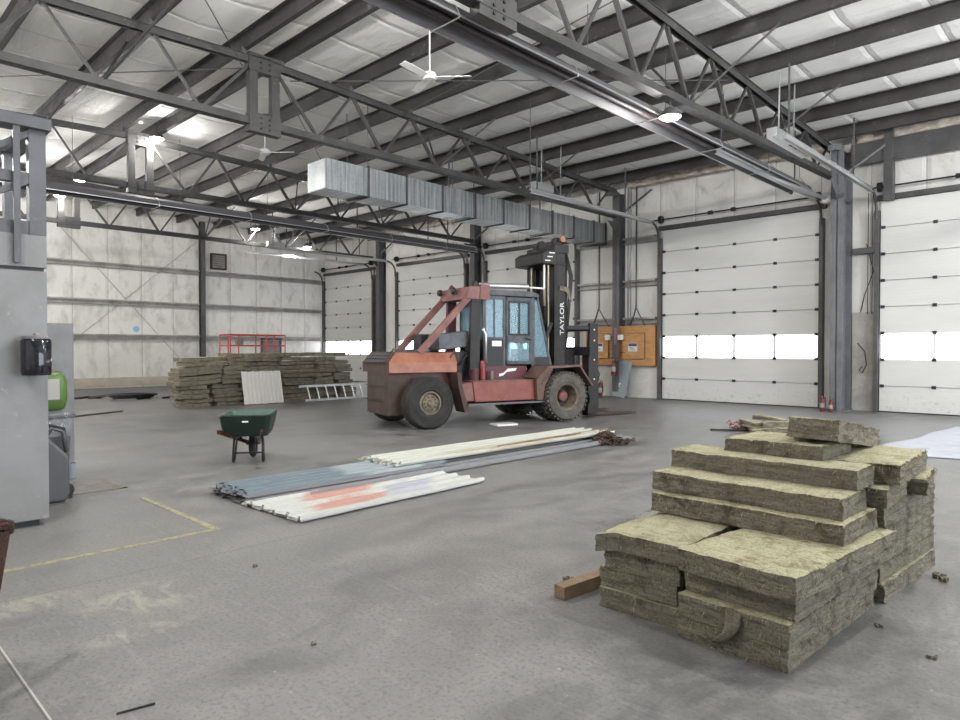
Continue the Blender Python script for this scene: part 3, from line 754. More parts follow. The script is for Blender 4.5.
# ------------------------------------------------------------------ mineral wool batts
def batt_mesh(L, W, T, seed, res=.035, amp=.012, bend=0, sag=0, fuzz=0, rag=1.0):
    """L along x, W along y, T along z; base at z=0, centred"""
    rnd = random.Random(seed)
    nx, ny, nz = max(4, int(L / res)), max(3, int(W / res)), max(3, int(T / (res * .8)))
    idx = {}; vs = []; fs = []; mi = []
    def V(i, j, k):
        key = (i, j, k)
        if key in idx: return idx[key]
        x, y, z = L * (i / nx - .5), W * (j / ny - .5), T * k / nz
        sx = (1 if i == nx else -1 if i == 0 else 0); sy = (1 if j == ny else -1 if j == 0 else 0); sz = (1 if k == nz else -1 if k == 0 else 0)
        so = seed * 7.31
        lay = noise.noise(Vector((x * 2, so, z * 45))) * .6 + noise.noise(Vector((x * 9, y * 9 + so, z * 30))) * .7 + noise.noise(Vector((x * 30, y * 30 + so, z * 30))) * .4
        lay2 = noise.noise(Vector((so, y * 2, z * 45))) * .6 + noise.noise(Vector((x * 9 + so, y * 9, z * 30))) * .7 + noise.noise(Vector((x * 30 + so, y * 30, z * 30))) * .4
        top = noise.noise(Vector((x * 5 + so, y * 5, 3))) * .6 + noise.noise(Vector((x * 22, y * 22 + so, 1))) * .35
        px = x + sx * lay * amp * rag; py = y + sy * lay2 * amp * rag
        pz = z + (sz > 0) * top * amp * .9
        # round the ragged upper rim
        if sz > 0 and (sx or sy): pz -= .004 + .012 * abs(noise.noise(Vector((x * 6, y * 6, so))))
        ex = x / (L / 2); ey = y / (W / 2)
        pz += bend * (1 - ex * ex) - sag * max(0, abs(ey) - .5) * 2 * (1 if ey > 0 else 0) 
        pz += .006 * noise.noise(Vector((x * 2.5, y * 2.5, so)))
        idx[key] = len(vs); vs.append((px, py, pz)); return idx[key]
    def quad(a, b, c, d, m): fs.append((a, b, c, d)); mi.append(m)
    for i in range(nx):
        for j in range(ny):
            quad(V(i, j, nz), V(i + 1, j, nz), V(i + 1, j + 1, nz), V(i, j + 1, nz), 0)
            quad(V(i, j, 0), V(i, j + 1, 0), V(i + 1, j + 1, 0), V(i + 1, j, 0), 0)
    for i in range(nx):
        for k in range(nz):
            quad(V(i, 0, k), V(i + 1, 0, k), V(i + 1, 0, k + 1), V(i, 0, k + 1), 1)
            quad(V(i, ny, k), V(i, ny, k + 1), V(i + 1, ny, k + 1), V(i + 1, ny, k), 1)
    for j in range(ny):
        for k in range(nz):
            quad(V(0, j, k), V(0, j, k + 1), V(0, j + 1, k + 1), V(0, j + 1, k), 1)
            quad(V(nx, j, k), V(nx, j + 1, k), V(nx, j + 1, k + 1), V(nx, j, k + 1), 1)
    for q in range(fuzz):   # loose fibres along the rim and faces
        side = rnd.random()
        if side < .5:
            x = rnd.uniform(-L / 2, L / 2); y = rnd.choice((-1, 1)) * W / 2; d = Vector((rnd.uniform(-.5, .5), 1 if y > 0 else -1, rnd.uniform(-.9, .3)))
        else:
            y = rnd.uniform(-W / 2, W / 2); x = rnd.choice((-1, 1)) * L / 2; d = Vector((1 if x > 0 else -1, rnd.uniform(-.5, .5), rnd.uniform(-.9, .3)))
        z = T if rnd.random() < .6 else rnd.uniform(0, T)
        p = Vector((x, y, z + bend * (1 - (2 * x / L) ** 2) - .006)) ; d.normalize()
        l = rnd.uniform(.008, .035); w_ = rnd.uniform(.0012, .003)
        s = d.cross(Vector((rnd.random(), rnd.random(), rnd.random() + .1))).normalized() * w_
        p0 = p - d * .006; p1 = p + d * l * .6; p2 = p + d * l + Vector((0, 0, -l * .5))
        o = len(vs); vs += [tuple(p0 - s), tuple(p0 + s), tuple(p1 + s * .8), tuple(p1 - s * .8), tuple(p2)]
        fs.append((o, o + 1, o + 2, o + 3)); mi.append(0); fs.append((o + 3, o + 2, o + 4)); mi.append(0)
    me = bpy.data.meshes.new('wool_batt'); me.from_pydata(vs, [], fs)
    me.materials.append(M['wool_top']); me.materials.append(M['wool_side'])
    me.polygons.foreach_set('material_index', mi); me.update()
    return me
BN = [0]
def batt(x0, x1, y0, y1, z, lab, T=.125, rz=0, tilt=0, roll=0, bend=0, sag=0, grp='batts of the near stack', fuzz=260, res=.03, amp=.012, name='insulation_batt', rag=1.0):
    BN[0] += 1
    L, W = x1 - x0, y1 - y0
    alongx = L >= W
    me = batt_mesh(L if alongx else W, W if alongx else L, T, BN[0], res, amp, bend, sag, fuzz, rag)
    o = bpy.data.objects.new(name, me); COL.objects.link(o)
    o.location = ((x0 + x1) / 2, (y0 + y1) / 2, z)
    o.rotation_mode = 'ZYX' if False else 'XYZ'
    o.rotation_euler = (roll, tilt, rz + (0 if alongx else PI / 2))
    return tag(o, lab, 'insulation batt', grp)
rn = random.Random(3)
T = .125
J = lambda a=.015: rn.uniform(-a, a)
for i in range(4):
    top = i == 3
    w0, w1 = (-2.35 + J(), -1.83 + J(.008)) if not top else (-2.375, -1.80)
    batt(w0, w1, 3.50 + J(.015) - (.02 if top else 0), 4.72 + J(), i * T, 'green mineral wool batt, front left half of the near stack, %s layer%s' % (ORD[i], ' with drooping corner' if top else ''), rz=R(J(.6)), T=T - (.002 if not top else .012), sag=.03 if top else 0)
for i in range(4):
    top = i == 3
    a, b_ = ((-1.765 + .012 * i + J(.006), -1.16 + .014 * i + J(.006)) if not top else (-1.725, -1.075))
    o = batt(a, b_, 3.40 + (.05 if i == 2 else 0) + J(.012) - (.02 if top else 0), 4.72 + J(), i * T, 'green mineral wool batt, front right half of the near stack, %s layer' % ORD[i], rz=R((-2.5, -3.0, -3.6, -5.5)[i]), T=T - .002)
    if i == 1:
        m = MB()
        pts = [(.52, .35), (.545, .22), (.58, .12), (.60, .02), (.605, -.05), (.62, -.10)]
        fl_ = [(-.60 - .012 * k, .10 - .16 * k / 5 + .0, .16 - .04 * k) for k in range(6)]
        vs = []
        for k in range(9):
            a = k / 8
            for s in range(4):
                y = -.02 + .10 * a - .05 * math.sin(PI * a) + (s - 1.5) * .028 * (1 - .4 * a)
                vs.append((-.672 - .035 * math.sin(PI * a) - .012 * noise.noise(Vector((k, s, 1))), y, .12 - .20 * a + .01 * noise.noise(Vector((k * 2, s, 4)))))
        m.add(vs, [(k * 4 + s, k * 4 + s + 1, (k + 1) * 4 + s + 1, (k + 1) * 4 + s) for k in range(8) for s in range(3)])
        f = m.build('torn_flap', M['wool_side'], o, smooth=True); f['label'] = 'torn strip hanging out of the batt'
        s = f.modifiers.new('thickness', 'SOLIDIFY'); s.thickness = .022
z4 = 4 * T
batt(-2.33, -1.115, 4.07, 4.66, z4, 'long batt lying crosswise on the near stack, lower of the two stepped rows', rz=R(-1.5))
batt(-2.37, -1.15, 4.15, 4.57, z4 + T, 'long batt lying crosswise on the near stack, second row up', rz=R(-2.0), T=.13)
batt(-2.36, -1.15, 4.40, 4.74, z4 + 2 * T + .006, 'long batt lying crosswise on the near stack, third row, set back', rz=R(-1.0))
batt(-2.05, -1.40, 4.60, 5.15, z4 + 3 * T + .008, 'short thin batt on the near stack, directly below the tilted top piece', T=.095, rz=R(-1.5), amp=.016)
batt(-1.66, -1.34, 4.66, 5.68, z4 + 4 * T - .065, 'tilted broken batt lying on the very top of the near stack', T=.14, tilt=0, rz=R(4), amp=.02).rotation_euler = (R(0), R(8.5), R(91))
for i in range(4):
    batt(-1.67 + J(.02), -1.065 + J(.012), 4.78 + J(.01), 5.90 + J(.02), i * T, 'rear batt on the right flank of the near stack, %s layer' % ORD[i], rz=R(-4 + J(.8)), T=T - .002)
batt(-1.66, -1.05, 4.71, 5.86, 4 * T, 'rear batt on the right flank of the near stack, fifth layer', rz=R(-3), T=T - .002)
batt(-1.66, -1.06, 4.66, 5.16, 5 * T, 'short block on the right flank of the near stack, level with the protruding chunk', T=T - .002, amp=.016)
batt(-1.50, -.985, 5.22, 5.76, 5 * T, 'protruding ragged chunk at the back right of the near stack', rz=R(6), T=.115, amp=.022)
batt(-1.68, -1.03, 4.79, 5.66, 6 * T + .0, 'square batt on the back right corner of the near stack, behind the long rows', rz=R(1.5), T=.13, amp=.016)

# distant pile
FM = {}
def far_batt(y0, y1, x0, x1, z, lab, v, rz, roll, tilt=0):
    L, W = y1 - y0, x1 - x0
    key = (round(max(L, W), 1), round(min(L, W), 1), v)
    if key not in FM: FM[key] = batt_mesh(key[0], key[1], .112, 100 + len(FM), .07, .02, rnf.uniform(-.025, .02), 0, 0)
    o = bpy.data.objects.new('insulation_batt', FM[key]); COL.objects.link(o)
    o.location = ((x0 + x1) / 2, (y0 + y1) / 2, z); o.rotation_euler = (roll, tilt, rz + (PI / 2 if L >= W else 0))
    return tag(o, lab, 'insulation batt', 'batts of the far pile')
rnf = random.Random(11)
cols = [  # (y0, y1, layers, x-front, long faces?)
    (7.28, 8.12, 5, -18.30, 'leftmost column'), (8.24, 9.02, 5, -18.34, 'second column from its left end'),
    (9.12, 10.28, 11, -18.36, 'third column, behind the leaning sheets'), (10.34, 11.5, 11, -18.34, 'fourth column, left end of the ladder'),
    (11.54, 12.14, 11, -18.30, 'fifth column, behind the middle of the ladder'), (12.2, 12.78, 10, -18.26, 'right end column')]
for ci, (y0, y1, n, xf, nm) in enumerate(cols):
    for k in range(n):
        step = .125
        sh = -.06 * max(0, k - 4) * (1 if ci == 5 else 0)
        dy = rnf.uniform(-.10, .10); dx = rnf.uniform(-.14, .07)
        if ci == 5: dy += .14 - .03 * k
        far_batt(y0 + dy, y1 + dy, xf - .60 + dx, xf + dx, k * step, 'far pile batt, %s layer of the %s' % (ORD[k], nm), rnf.randrange(3), R(rnf.uniform(-6, 6)), 0, R(rnf.uniform(-1.6, 1.6)))
# upper rows lying across the two left columns
for k in range(5, 11):
    s = (k - 5)
    a = 7.12 + rnf.uniform(-.06, .08) + .05 * s
    far_batt(a, a + 1.2, -18.95 + rnf.uniform(-.06, .1), -18.33 + rnf.uniform(-.06, .1), k * .125 + .012, 'far pile batt, %s layer, sagging across its left end' % ORD[k], rnf.randrange(3), R(rnf.uniform(-5, 5)), 0, R(-3.5 if k < 9 else -1.5))
    if k >= 5:
        far_batt(a + 1.24, a + 1.24 + .62, -18.95 + rnf.uniform(-.06, .1), -18.35 + rnf.uniform(-.06, .1), k * .125, 'far pile short batt, %s layer, beside the sagging left rows' % ORD[k], rnf.randrange(3), R(rnf.uniform(-5, 5)), 0)
for k, (y, w) in enumerate(((8.6, 1.1), (9.9, 1.15), (11.0, .9), (11.9, .7))):
    far_batt(y, y + w, -18.95, -18.38, 1.375 + (.0 if k else .003), 'loose batt on top of the far pile, %s from its left end' % NTH[k], k % 3, R(rnf.uniform(-6, 6)), 0)
    if k in (0, 3): pass
# back rows that show over the top
for k, y in enumerate((8.9, 10.1, 11.2)):
    pass

# leaning corrugated sheets and ladder in front of it
def corr_profile(w, n, h):
    pts = []
    p = w / n
    for i in range(n):
        a = i * p
        pts += [(a, 0), (a + p * .76, 0), (a + p * .79, h), (a + p * .96, h)]
    pts.append((w, 0)); return pts
def corr_sheet(w, n, h, L, th=.004, seed=0, ragged=.0):
    prof = corr_profile(w, n, h); m = MB(); vs = []; ny = 14
    r = random.Random(seed)
    e0 = [r.uniform(0, ragged) for _ in prof]; e1 = [r.uniform(0, ragged) for _ in prof]
    for j in range(ny + 1):
        for q, (x, z) in enumerate(prof):
            y = e0[q] + (L - e0[q] - e1[q]) * j / ny
            vs.append((x, y, z + .006 * noise.noise(Vector((x * 3, y * 1.5, seed)))))
    n_ = len(prof)
    m.add(vs, [(j * n_ + i, j * n_ + i + 1, (j + 1) * n_ + i + 1, (j + 1) * n_ + i) for j in range(ny) for i in range(n_ - 1)])
    return m
for k, (y0, w, lab) in enumerate(((8.92, .62, 'pale ribbed steel sheet leaning on the far pile, left one'), (9.52, .62, 'pale ribbed steel sheet leaning on the far pile, right one'))):
    o = corr_sheet(w, 5, .022, .98, seed=k + 40, ragged=.03).build('siding_sheet', M['plainsheet']); tag(o, lab, 'siding sheet', 'sheets leaning on the far pile')
    o.location = (-17.98, y0, .005); o.rotation_euler = (R(78), 0, PI / 2)
    s = o.modifiers.new('thickness', 'SOLIDIFY'); s.thickness = .004; s.offset = 0
t = thing('ladder', 'aluminium ladder standing on its side against the far pile', 'ladder', (-17.95, 10.72, 0), R(1.5))
for z, l0, l1 in ((.03, .15, 3.45), (.46, 0, 3.1)):
    MB().bar((-.02 - .25 * z, l0, z), (-.02 - .25 * z, l1, z), .025, .07).build('rail', M['alu'], t)
for k in range(9):
    y = .33 + k * .33
    MB().bar((-.0275, y, .03), (-.135, y - .05, .46), .03, .03).build('rung', M['alu'], t)

# ------------------------------------------------------------------ sheets on the floor
def floor_sheet(x0, y0, w, n, L, z, rz, mat, lab, grp, seed, h=.030, ragged=.05):
    o = corr_sheet(w, n, h, L, seed=seed, ragged=ragged).build('siding_sheet', M[mat]); tag(o, lab, 'siding sheet', grp)
    o.location = (x0, y0, z); o.rotation_euler = (0, 0, rz)
    s = o.modifiers.new('thickness', 'SOLIDIFY'); s.thickness = .005; s.offset = 0
    return o
for k in range(3):
    floor_sheet(-6.52 + .012 * k, 3.17, 1.08, 5, 2.50 + (.05 if k == 2 else 0), .012 + .012 * k, R(2.2), 'whitesheet' if k == 2 else 'plainsheet', ['bottom white ribbed sheet under the red streaked one', 'middle white ribbed sheet under the red streaked one', 'white ribbed steel sheet with red and blue faded paint, on the floor'][k], 'white ribbed sheets', 60 + k)
for k in range(6):
    L = 7.1 - .02 * k if k < 3 else 2.8
    mt = 'greysheet' if k < 4 else 'bluesheet'
    labs = ['bottom dark grey long ribbed sheet of the blue topped stack', 'second dark grey long ribbed sheet of the blue topped stack', 'third dark long ribbed sheet of the blue topped stack', 'short dark ribbed sheet just under the blue sheets', 'lower faded blue ribbed sheet of the stack', 'topmost faded blue ribbed sheet, left end toward the camera']
    floor_sheet(-7.30 + .01 * (k % 2) , 3.18 + .03 * (k % 3), .98 if k < 3 else .80, 5, L, .012 + .018 * k, R(-.4), mt, labs[k], 'blue topped stack of ribbed sheets', 70 + k, ragged=.08)
for k in range(3):
    floor_sheet(-7.42 + .015 * k, 5.25 + .03 * k, (.84), 5, 4.55 + (.35 if k == 0 else 0), .125 + .014 * k, R(-.8), 'creamsheet', ['bottom', 'middle', 'topmost'][k] + ' pale long ribbed sheet lying on the dark long ones', 'pale long ribbed sheets', 80 + k)
t = MB().bar((-6.62, 7.2, .165), (-6.72, 10.2, .165), .05, .04).build('timber_strip', M['wood'], bev=.004); tag(t, 'thin timber strip lying on the pale long sheets', 'timber strip')

# rusty chain heap
m = MB()
rc = random.Random(5)
def link(c, rot, a=.055, b_=.032, r=.010):
    pts = []
    for k in range(12):
        an = 2 * PI * k / 12; p = Vector((a * math.cos(an), b_ * math.sin(an), 0)); pts.append(rot @ p + c)
    m.tube(pts, r, 6, 0, True)
for k in range(230):
    a = rc.uniform(0, 2 * PI); d = abs(rc.gauss(0, .19)); d = min(d, .40)
    h = max(.012, .19 * (1 - d / .48) * rc.random() ** .5)
    link(Vector((d * math.cos(a) * .85, d * math.sin(a) * 1.0, h)), Matrix.Rotation(rc.uniform(0, 6.3), 3, 'Z') @ Matrix.Rotation(rc.uniform(-1.2, 1.2), 3, 'X'))
for k in range(6): link(Vector((.05 + .03 * k, .36 + .04 * k, .014)), Matrix.Rotation(R(90 + 8 * (k % 2)), 3, 'Z') @ Matrix.Rotation(R(70 * (k % 2)), 3, 'X'))
o = m.build('chain', M['rustchain'], loc=(-6.36, 9.60, .01), smooth=True); tag(o, 'heap of rusty chain on the floor beyond the long sheets', 'chain')

# ------------------------------------------------------------------ scraps, tarp, small floor things
rs = random.Random(21)
spots = [(-4.95, 12.9, 0), (-5.3, 13.1, 0), (-4.6, 13.2, 0), (-4.75, 12.85, 0), (-5.15, 13.4, 0), (-4.9, 13.2, .1), (-5.2, 12.95, .1), (-4.65, 13.05, .1), (-4.4, 13.45, 0), (-5.0, 13.25, .19)]
wh = ['leftmost on the floor', 'at its left rear', 'on the floor at its middle', 'at its front edge', 'at its far back', 'in the middle tier', 'in the left of the middle tier', 'in the right of the middle tier', 'at its right end', 'on its very top']
for k, (x, y, z) in enumerate(spots):
    o = batt(x - rs.uniform(.25, .42), x + rs.uniform(.2, .4), y - .11, y + .11, z, 'ragged wool strip in the scrap heap, ' + wh[k], T=rs.uniform(.07, .12), rz=R(rs.uniform(-40, 60)), tilt=R(rs.uniform(-6, 6)), bend=rs.uniform(-.02, .05), grp='wool strips in the scrap heap', fuzz=40, res=.05, amp=.03, name='wool_strip', rag=1.2)
m = MB()
for k in range(14):
    a = rs.uniform(0, 6.28); p = Vector((rs.uniform(-.12, .12), rs.uniform(-.14, .14), rs.uniform(.0, .12)))
    m.tube([p, p + Vector((math.cos(a) * .07, math.sin(a) * .07, rs.uniform(0, .08))), p + Vector((math.cos(a) * .13, math.sin(a) * .13, rs.uniform(0, .06)))], [.012, .02, .008], 6)
o = m.build('plastic_scrap', M['pink'], loc=(-5.5, 12.85, .02)); tag(o, 'tangle of pink scrap at the left end of the scrap heap', 'scrap')
o = MB().bar((-5.9, 12.55, .02), (-5.3, 12.95, .02), .05, .03).build('flat_bar', M['black']); tag(o, 'dark flat bar poking out of the scrap heap', 'bar')

# white poly sheet on the floor
m = MB(); nn = 80; vs = []
cA, cB, cC, cD = Vector((-3.05, 11.45, 0)), Vector((.6, 12.3, 0)), Vector((.9, 17.0, 0)), Vector((-2.55, 16.6, 0))
for i in range(nn + 1):
    for j in range(nn + 1):
        u, v = i / nn, j / nn
        p = (cA * (1 - u) + cB * u) * (1 - v) + (cD * (1 - u) + cC * u) * v
        z = .012 + .04 * max(0, .5 * noise.noise(Vector((p.x * 2.2, p.y * 2.2, 1))) + noise.noise(Vector((p.x * 5, p.y * 5, 4)))) * min(1, 6 * min(u, v, 1 - u, 1 - v) + .12)
        p = p + Vector((.12 * noise.noise(Vector((u * 3, v * 3, 0))), .12 * noise.noise(Vector((u * 3, v * 3, 8))), 0))
        vs.append((p.x, p.y, z))
m.add(vs, [(i * (nn + 1) + j, (i + 1) * (nn + 1) + j, (i + 1) * (nn + 1) + j + 1, i * (nn + 1) + j + 1) for i in range(nn) for j in range(nn)])
o = m.build('plastic_sheet', M['tarp'], smooth=True); tag(o, 'crinkled white plastic sheet spread on the floor before the edge door', 'plastic sheet')
s = o.modifiers.new('thickness', 'SOLIDIFY'); s.thickness = .004

t = MB().bar((-2.60, 3.40, .045), (-2.52, 4.30, .045), .09, .085).build('timber_block', M['wood'], bev=.004); tag(t, 'short reddish timber lying beside the near stack', 'timber')
def crumb(x, y, s, lab, seed):
    r = random.Random(seed); m = MB()
    for k in range(5):
        c = Vector((r.uniform(-s, s), r.uniform(-s, s), s * .35)); m.box(c, (s * r.uniform(.6, 1.2), s * r.uniform(.5, 1), s * .7), Matrix.Rotation(r.uniform(0, 3), 3, 'Z') @ Matrix.Rotation(r.uniform(-.4, .4), 3, 'X'))
    o = m.build('wool_crumb', M['wool_side'], loc=(x, y, 0)); tag(o, lab, 'wool crumb', 'loose wool crumbs on the floor')
crumb(-.93, 5.55, .045, 'wool crumb on the floor right of the near stack', 1)
crumb(-2.78, 3.72, .03, 'dark crumb on the floor beyond the short timber', 2)
crumb(-1.02, 4.35, .02, 'tiny wool crumb close to the right flank of the near stack', 3)
crumb(-.72, 4.1, .02, 'tiny wool crumb farther out on the floor right of the near stack', 4)
crumb(-3.15, 1.95, .015, 'tiny dark crumb alone on the open floor', 5)
crumb(-4.6, 2.35, .018, 'tiny dark crumb near the yellow line corner', 6)
o = MB().bar((-3.16, .97, .006), (-3.13, 1.12, .006), .007, .008).build('metal_pin', M['black']); tag(o, 'thin dark pin lying on the floor at the bottom edge', 'pin')
# hose coil, rod and litter by the end wall
t = thing('hose_coil', 'flat coil of black hose on the floor before the end wall', 'hose', (-22.9, 7.6, 0))
m = MB(); pts = [((.28 + .05 * (k / 20)) * math.cos(k * .31) * 1.2, (.34 + .06 * (k / 20)) * math.sin(k * .31) * 1.5, .03 + .0022 * k) for k in range(64)]
m.tube(pts, .03, 8); m.build('hose', M['black'], t, smooth=True)
o = MB().tube([(-22.3, 8.3, .03), (-22.6, 8.7, .03), (-22.4, 9.2, .03), (-22.8, 9.5, .03)], .035, 8).build('hose', M['black']); tag(o, 'loose black hose end running behind the far pile', 'hose')
o = MB().tube([(-24.3, 6.0, .03), (-24.0, 6.3, .03), (-24.2, 6.7, .05), (-23.8, 6.9, .03), (-23.6, 7.1, .12), (-23.9, 6.6, .03)], .035, 8).build('hose', M['black']); tag(o, 'tangled dark hose left of the flat coil', 'hose')
o = MB().bar((-17.6, 4.3, .02), (-18.4, 5.85, .02), .04, .03).build('flat_bar', M['rust']); tag(o, 'long thin bar lying on the floor far left', 'bar')

# ------------------------------------------------------------------ scissor lift guard rails behind the pile
t = thing('scissor_lift', 'scissor lift with red guard rails standing behind the far pile', 'lift', (-22.6, 11.55, 0))
MB().bb(-.4, .4, -1.15, 1.15, .18, .5).build('chassis', M['redrail'], t, bev=.02)
for sx in (-1, 1):
    for y in (-.85, .85): MB().lathe([(0, -.07), (.15, -.07), (.18, -.05), (.18, .05), (.15, .07), (0, .07)], 'x', (sx * .42, y, .18), 20).build('wheel', M['rubber'], t)
    for k in range(3):
        z = .5 + k * .24
        MB().bar((sx * .3, -.95, z), (sx * .3, .95, z + .24), .04, .07).build('scissor_arm', M['redrail'], t)
        MB().bar((sx * .25, .95, z), (sx * .25, -.95, z + .24), .04, .07).build('scissor_arm', M['redrail'], t)
MB().bb(-.42, .42, -1.2, 1.2, 1.24, 1.36).build('platform', M['redrail'], t)
for s in (-1, 1):
    m = MB()
    for z in (1.72, 2.1): m.tube([(s * .4, -1.2, z), (s * .4, 1.2, z)], .025, 8); m.tube([(-.4, s * 1.2, z), (.4, s * 1.2, z)], .025, 8)
    for y in ((-1.2, -.85, .35, 1.2)): m.tube([(s * .4, y, 1.3), (s * .4, y, 2.1)], .025, 8)
    m.build('guard_rail', M['redrail'], t)
t.scale = (1, .87, 1)
MB().bb(.3, .42, -.95, -.65, 1.75, 2.0).build('control_box', M['darkgrey'], t)

# ------------------------------------------------------------------ wheelbarrow
hd = math.atan2(-(-.82), .57)   # heading
t = thing('wheelbarrow', 'dark green wheelbarrow standing on the floor', 'wheelbarrow', (-8.98, 4.52, 0), hd)
m = MB()
def tub_ring(z, wx, y0, y1, r=.09, n=6):
    pts = []
    for cx, cy, a0 in ((wx - r, y1 - r, 0), (-wx + r, y1 - r, 90), (-wx + r, y0 + r, 180), (wx - r, y0 + r, 270)):
        for k in range(n + 1):
            a = R(a0 + 90 * k / n); pts.append((cx + r * math.cos(a), cy + r * math.sin(a), z))
    return pts
rings = [tub_ring(.685, .345, -.42, .52), tub_ring(.70, .33, -.40, .50), tub_ring(.50, .315, -.38, .42), tub_ring(.40, .285, -.34, .34), tub_ring(.415, .275, -.33, .33), tub_ring(.52, .30, -.37, .40), tub_ring(.695, .315, -.385, .485)]
n = len(rings[0]); vs = [p for r_ in rings for p in r_]; fs = []
for i in range(len(rings) - 1):
    for k in range(n): fs.append((i * n + k, i * n + (k + 1) % n, (i + 1) * n + (k + 1) % n, (i + 1) * n + k))
o_ = 0
# order: outer rim, rim top, outer side, outer bottom | inner bottom, inner side, inner rim
fs = []
def loop(a, b_):
    for k in range(n): fs.append((a * n + k, a * n + (k + 1) % n, b_ * n + (k + 1) % n, b_ * n + k))
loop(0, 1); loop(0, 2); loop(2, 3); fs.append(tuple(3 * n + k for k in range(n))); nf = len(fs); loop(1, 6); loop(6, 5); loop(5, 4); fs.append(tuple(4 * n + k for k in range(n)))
m.add(vs, fs); m.m = [0] * nf + [1] * (len(fs) - nf); m.build('tub', [M['green'], M['greendust_lit']], t, smooth='auto')
MB().bb(-.03, .05, -.428, -.415, .60, .62).build('maker_plate', M['paper'], t)
for s in (-1, 1):
    MB().bar((s * .27, -.78, .52), (s * .07, .50, .20), .04, .05).build('handle', M['chairwood'], t)
    m = MB(); m.tube([(s * .19, -.05, .40), (s * .20, -.12, .05), (s * .20, -.08, .02), (s * .20, .0, .02), (s * .18, .1, .30)], .016, 8); m.build('leg', M['black'], t, smooth=True)
    MB().bar((s * .14, .1, .31), (s * .10, .34, .42), .03, .02).build('strut', M['black'], t)
MB().tube([(-.2, -.1, .14), (.2, -.1, .14)], .012, 8).build('cross_brace', M['black'], t)
w = MB().lathe([(.10, -.04), (.16, -.045), (.19, -.02), (.195, 0), (.19, .02), (.16, .045), (.10, .04)], 'x', (0, .42, .195), 28, 0, True).build('wheel', M['rubber'], t, smooth=True)
MB().lathe([(0, -.03), (.105, -.02), (.105, .02), (0, .03)], 'x', (0, .42, .195), 20).build('rim', M['steel'], w)
MB().tube([(-.1, .42, .195), (.1, .42, .195)], .012, 8).build('axle', M['steel'], w)

# ------------------------------------------------------------------ grey booth on the left, with frame, dispenser, bin
t = thing('steel_booth', 'tall grey painted steel booth wall with open frame above, far left', 'booth', (-7.6, .2, 0))
MB().bb(-.55, .55, -1.8, 1.42, .06, 2.30).build('lower_panel', M['boothpaint'], t, bev=.008)
MB().bb(-.53, .50, -1.8, 1.35, 0, .06).build('plinth', M['black'], t)
MB().bb(-.53, .53, -1.8, 1.40, 2.30, 2.33).build('joint_gap', M['black'], t)
MB().bb(-.55, .55, -1.8, 1.42, 2.33, 2.62).build('upper_panel', M['boothpaint'], t, bev=.006)
for (x0, x1, y0, y1, z0) in ((.44, .55, 1.29, 1.42, 2.62), (.555, .60, 1.165, 1.215, 2.36), (.44, .55, -1.8, -1.68, 2.62), (-.55, -.44, 1.29, 1.42, 2.62)):
    MB().bb(x0, x1, y0, y1, z0, 3.58).build('post', M['greysteel'], t)
m = MB(); m.bb(.40, .62, -1.8, 1.45, 3.56, 3.66); m.bb(-.55, -.40, -1.8, 1.45, 3.56, 3.66); m.bb(-.5, .5, 1.3, 1.45, 3.56, 3.64); m.build('top_beam', M['greysteel'], t)
m = MB(); m.bb(.46, .54, -1.8, 1.3, 3.08, 3.17); m.build('mid_rail', M['greysteel'], t)
MB().bb(.42, .54, -1.8, 1.32, 2.62, 2.74).build('low_rail', M['greysteel'], t)
for a, b_ in (((.5, .55, 2.68), (.5, 1.32, 3.12)), ((.5, .75, 3.16), (.5, 1.35, 3.56))): MB().bar(a, b_, .05, .09, 0, (1, 0, 0)).build('brace', M['greysteel'], t)
t = thing('towel_dispenser', 'glossy black round towel dispenser on the grey booth wall', 'dispenser', (-6.91, 1.50, 1.37))
MB().lathe([(0, 0), (.11, 0), (.115, .02), (.118, .30), (.105, .32), (0, .33)], 'z', (0, 0, 0), 32).build('cover', M['smoke'], t, smooth='auto')
MB().lathe([(0, .32), (.11, .32), (.11, .34), (0, .35)], 'z', (0, 0, 0), 32).build('lid', M['darkgrey'], t, smooth='auto')
MB().lathe([(0, .35), (.02, .35), (.02, .37), (0, .37)], 'z', (0, 0, 0), 12).build('knob', M['chrome'], t)
MB().bb(-.15, -.09, -.06, .04, .05, .3).build('back_plate', M['darkgrey'], t)
t = thing('metal_cabinet', 'dark grey metal cabinet showing behind the wheeled bin', 'cabinet', (-9.9, 2.2, 0))
MB().bb(-.3, .1, -.6, .34, 0, 1.93).build('body', M['darkgrey'], t, bev=.006)
MB().bb(.1, .115, -.5, .30, .1, 1.85).build('door', M['darkgrey'], t)
MB().bb(.115, .13, -.42, -.40, .9, 1.1).build('handle', M['chrome'], t)
t = thing('wheeled_bin', 'dark wheeled plastic bin half hidden by the grey booth', 'bin', (-8.40, 1.86, 0), R(0))
MB().prism([(-.20, .05), (.20, .05), (.24, .86), (-.24, .86)], 'x', -.22, .22).build('bin_body', M['bin'], t, bev=.03)
MB().bb(-.25, .25, -.27, .27, .86, .90).build('rim', M['bin'], t, bev=.012)
MB().tube([(.24, -.12, .80), (.29, -.12, .80), (.30, .02, .80), (.30, .14, .76), (.29, .16, .55), (.24, .16, .5)], .016, 8).build('handle', M['black'], t, smooth=True)
MB().lathe([(0, -.02), (.055, -.02), (.07, 0), (.055, .02), (0, .02)], 'x', (.24, .18, .09), 20).build('wheel', M['black'], t)
MB().bb(-.18, .26, -.2, .22, .0, .05).build('foot', M['black'], t)
t = thing('jerry_can', 'dark grey plastic jug standing against the wheeled bin', 'jug', (-7.98, 1.80, 0))
MB().prism([(-.14, .02), (.16, .02), (.2, .1), (.2, .48), (.08, .62), (-.02, .72), (-.14, .72)], 'x', -.1, .1).build('jug_body', M['bin'], t, bev=.03)
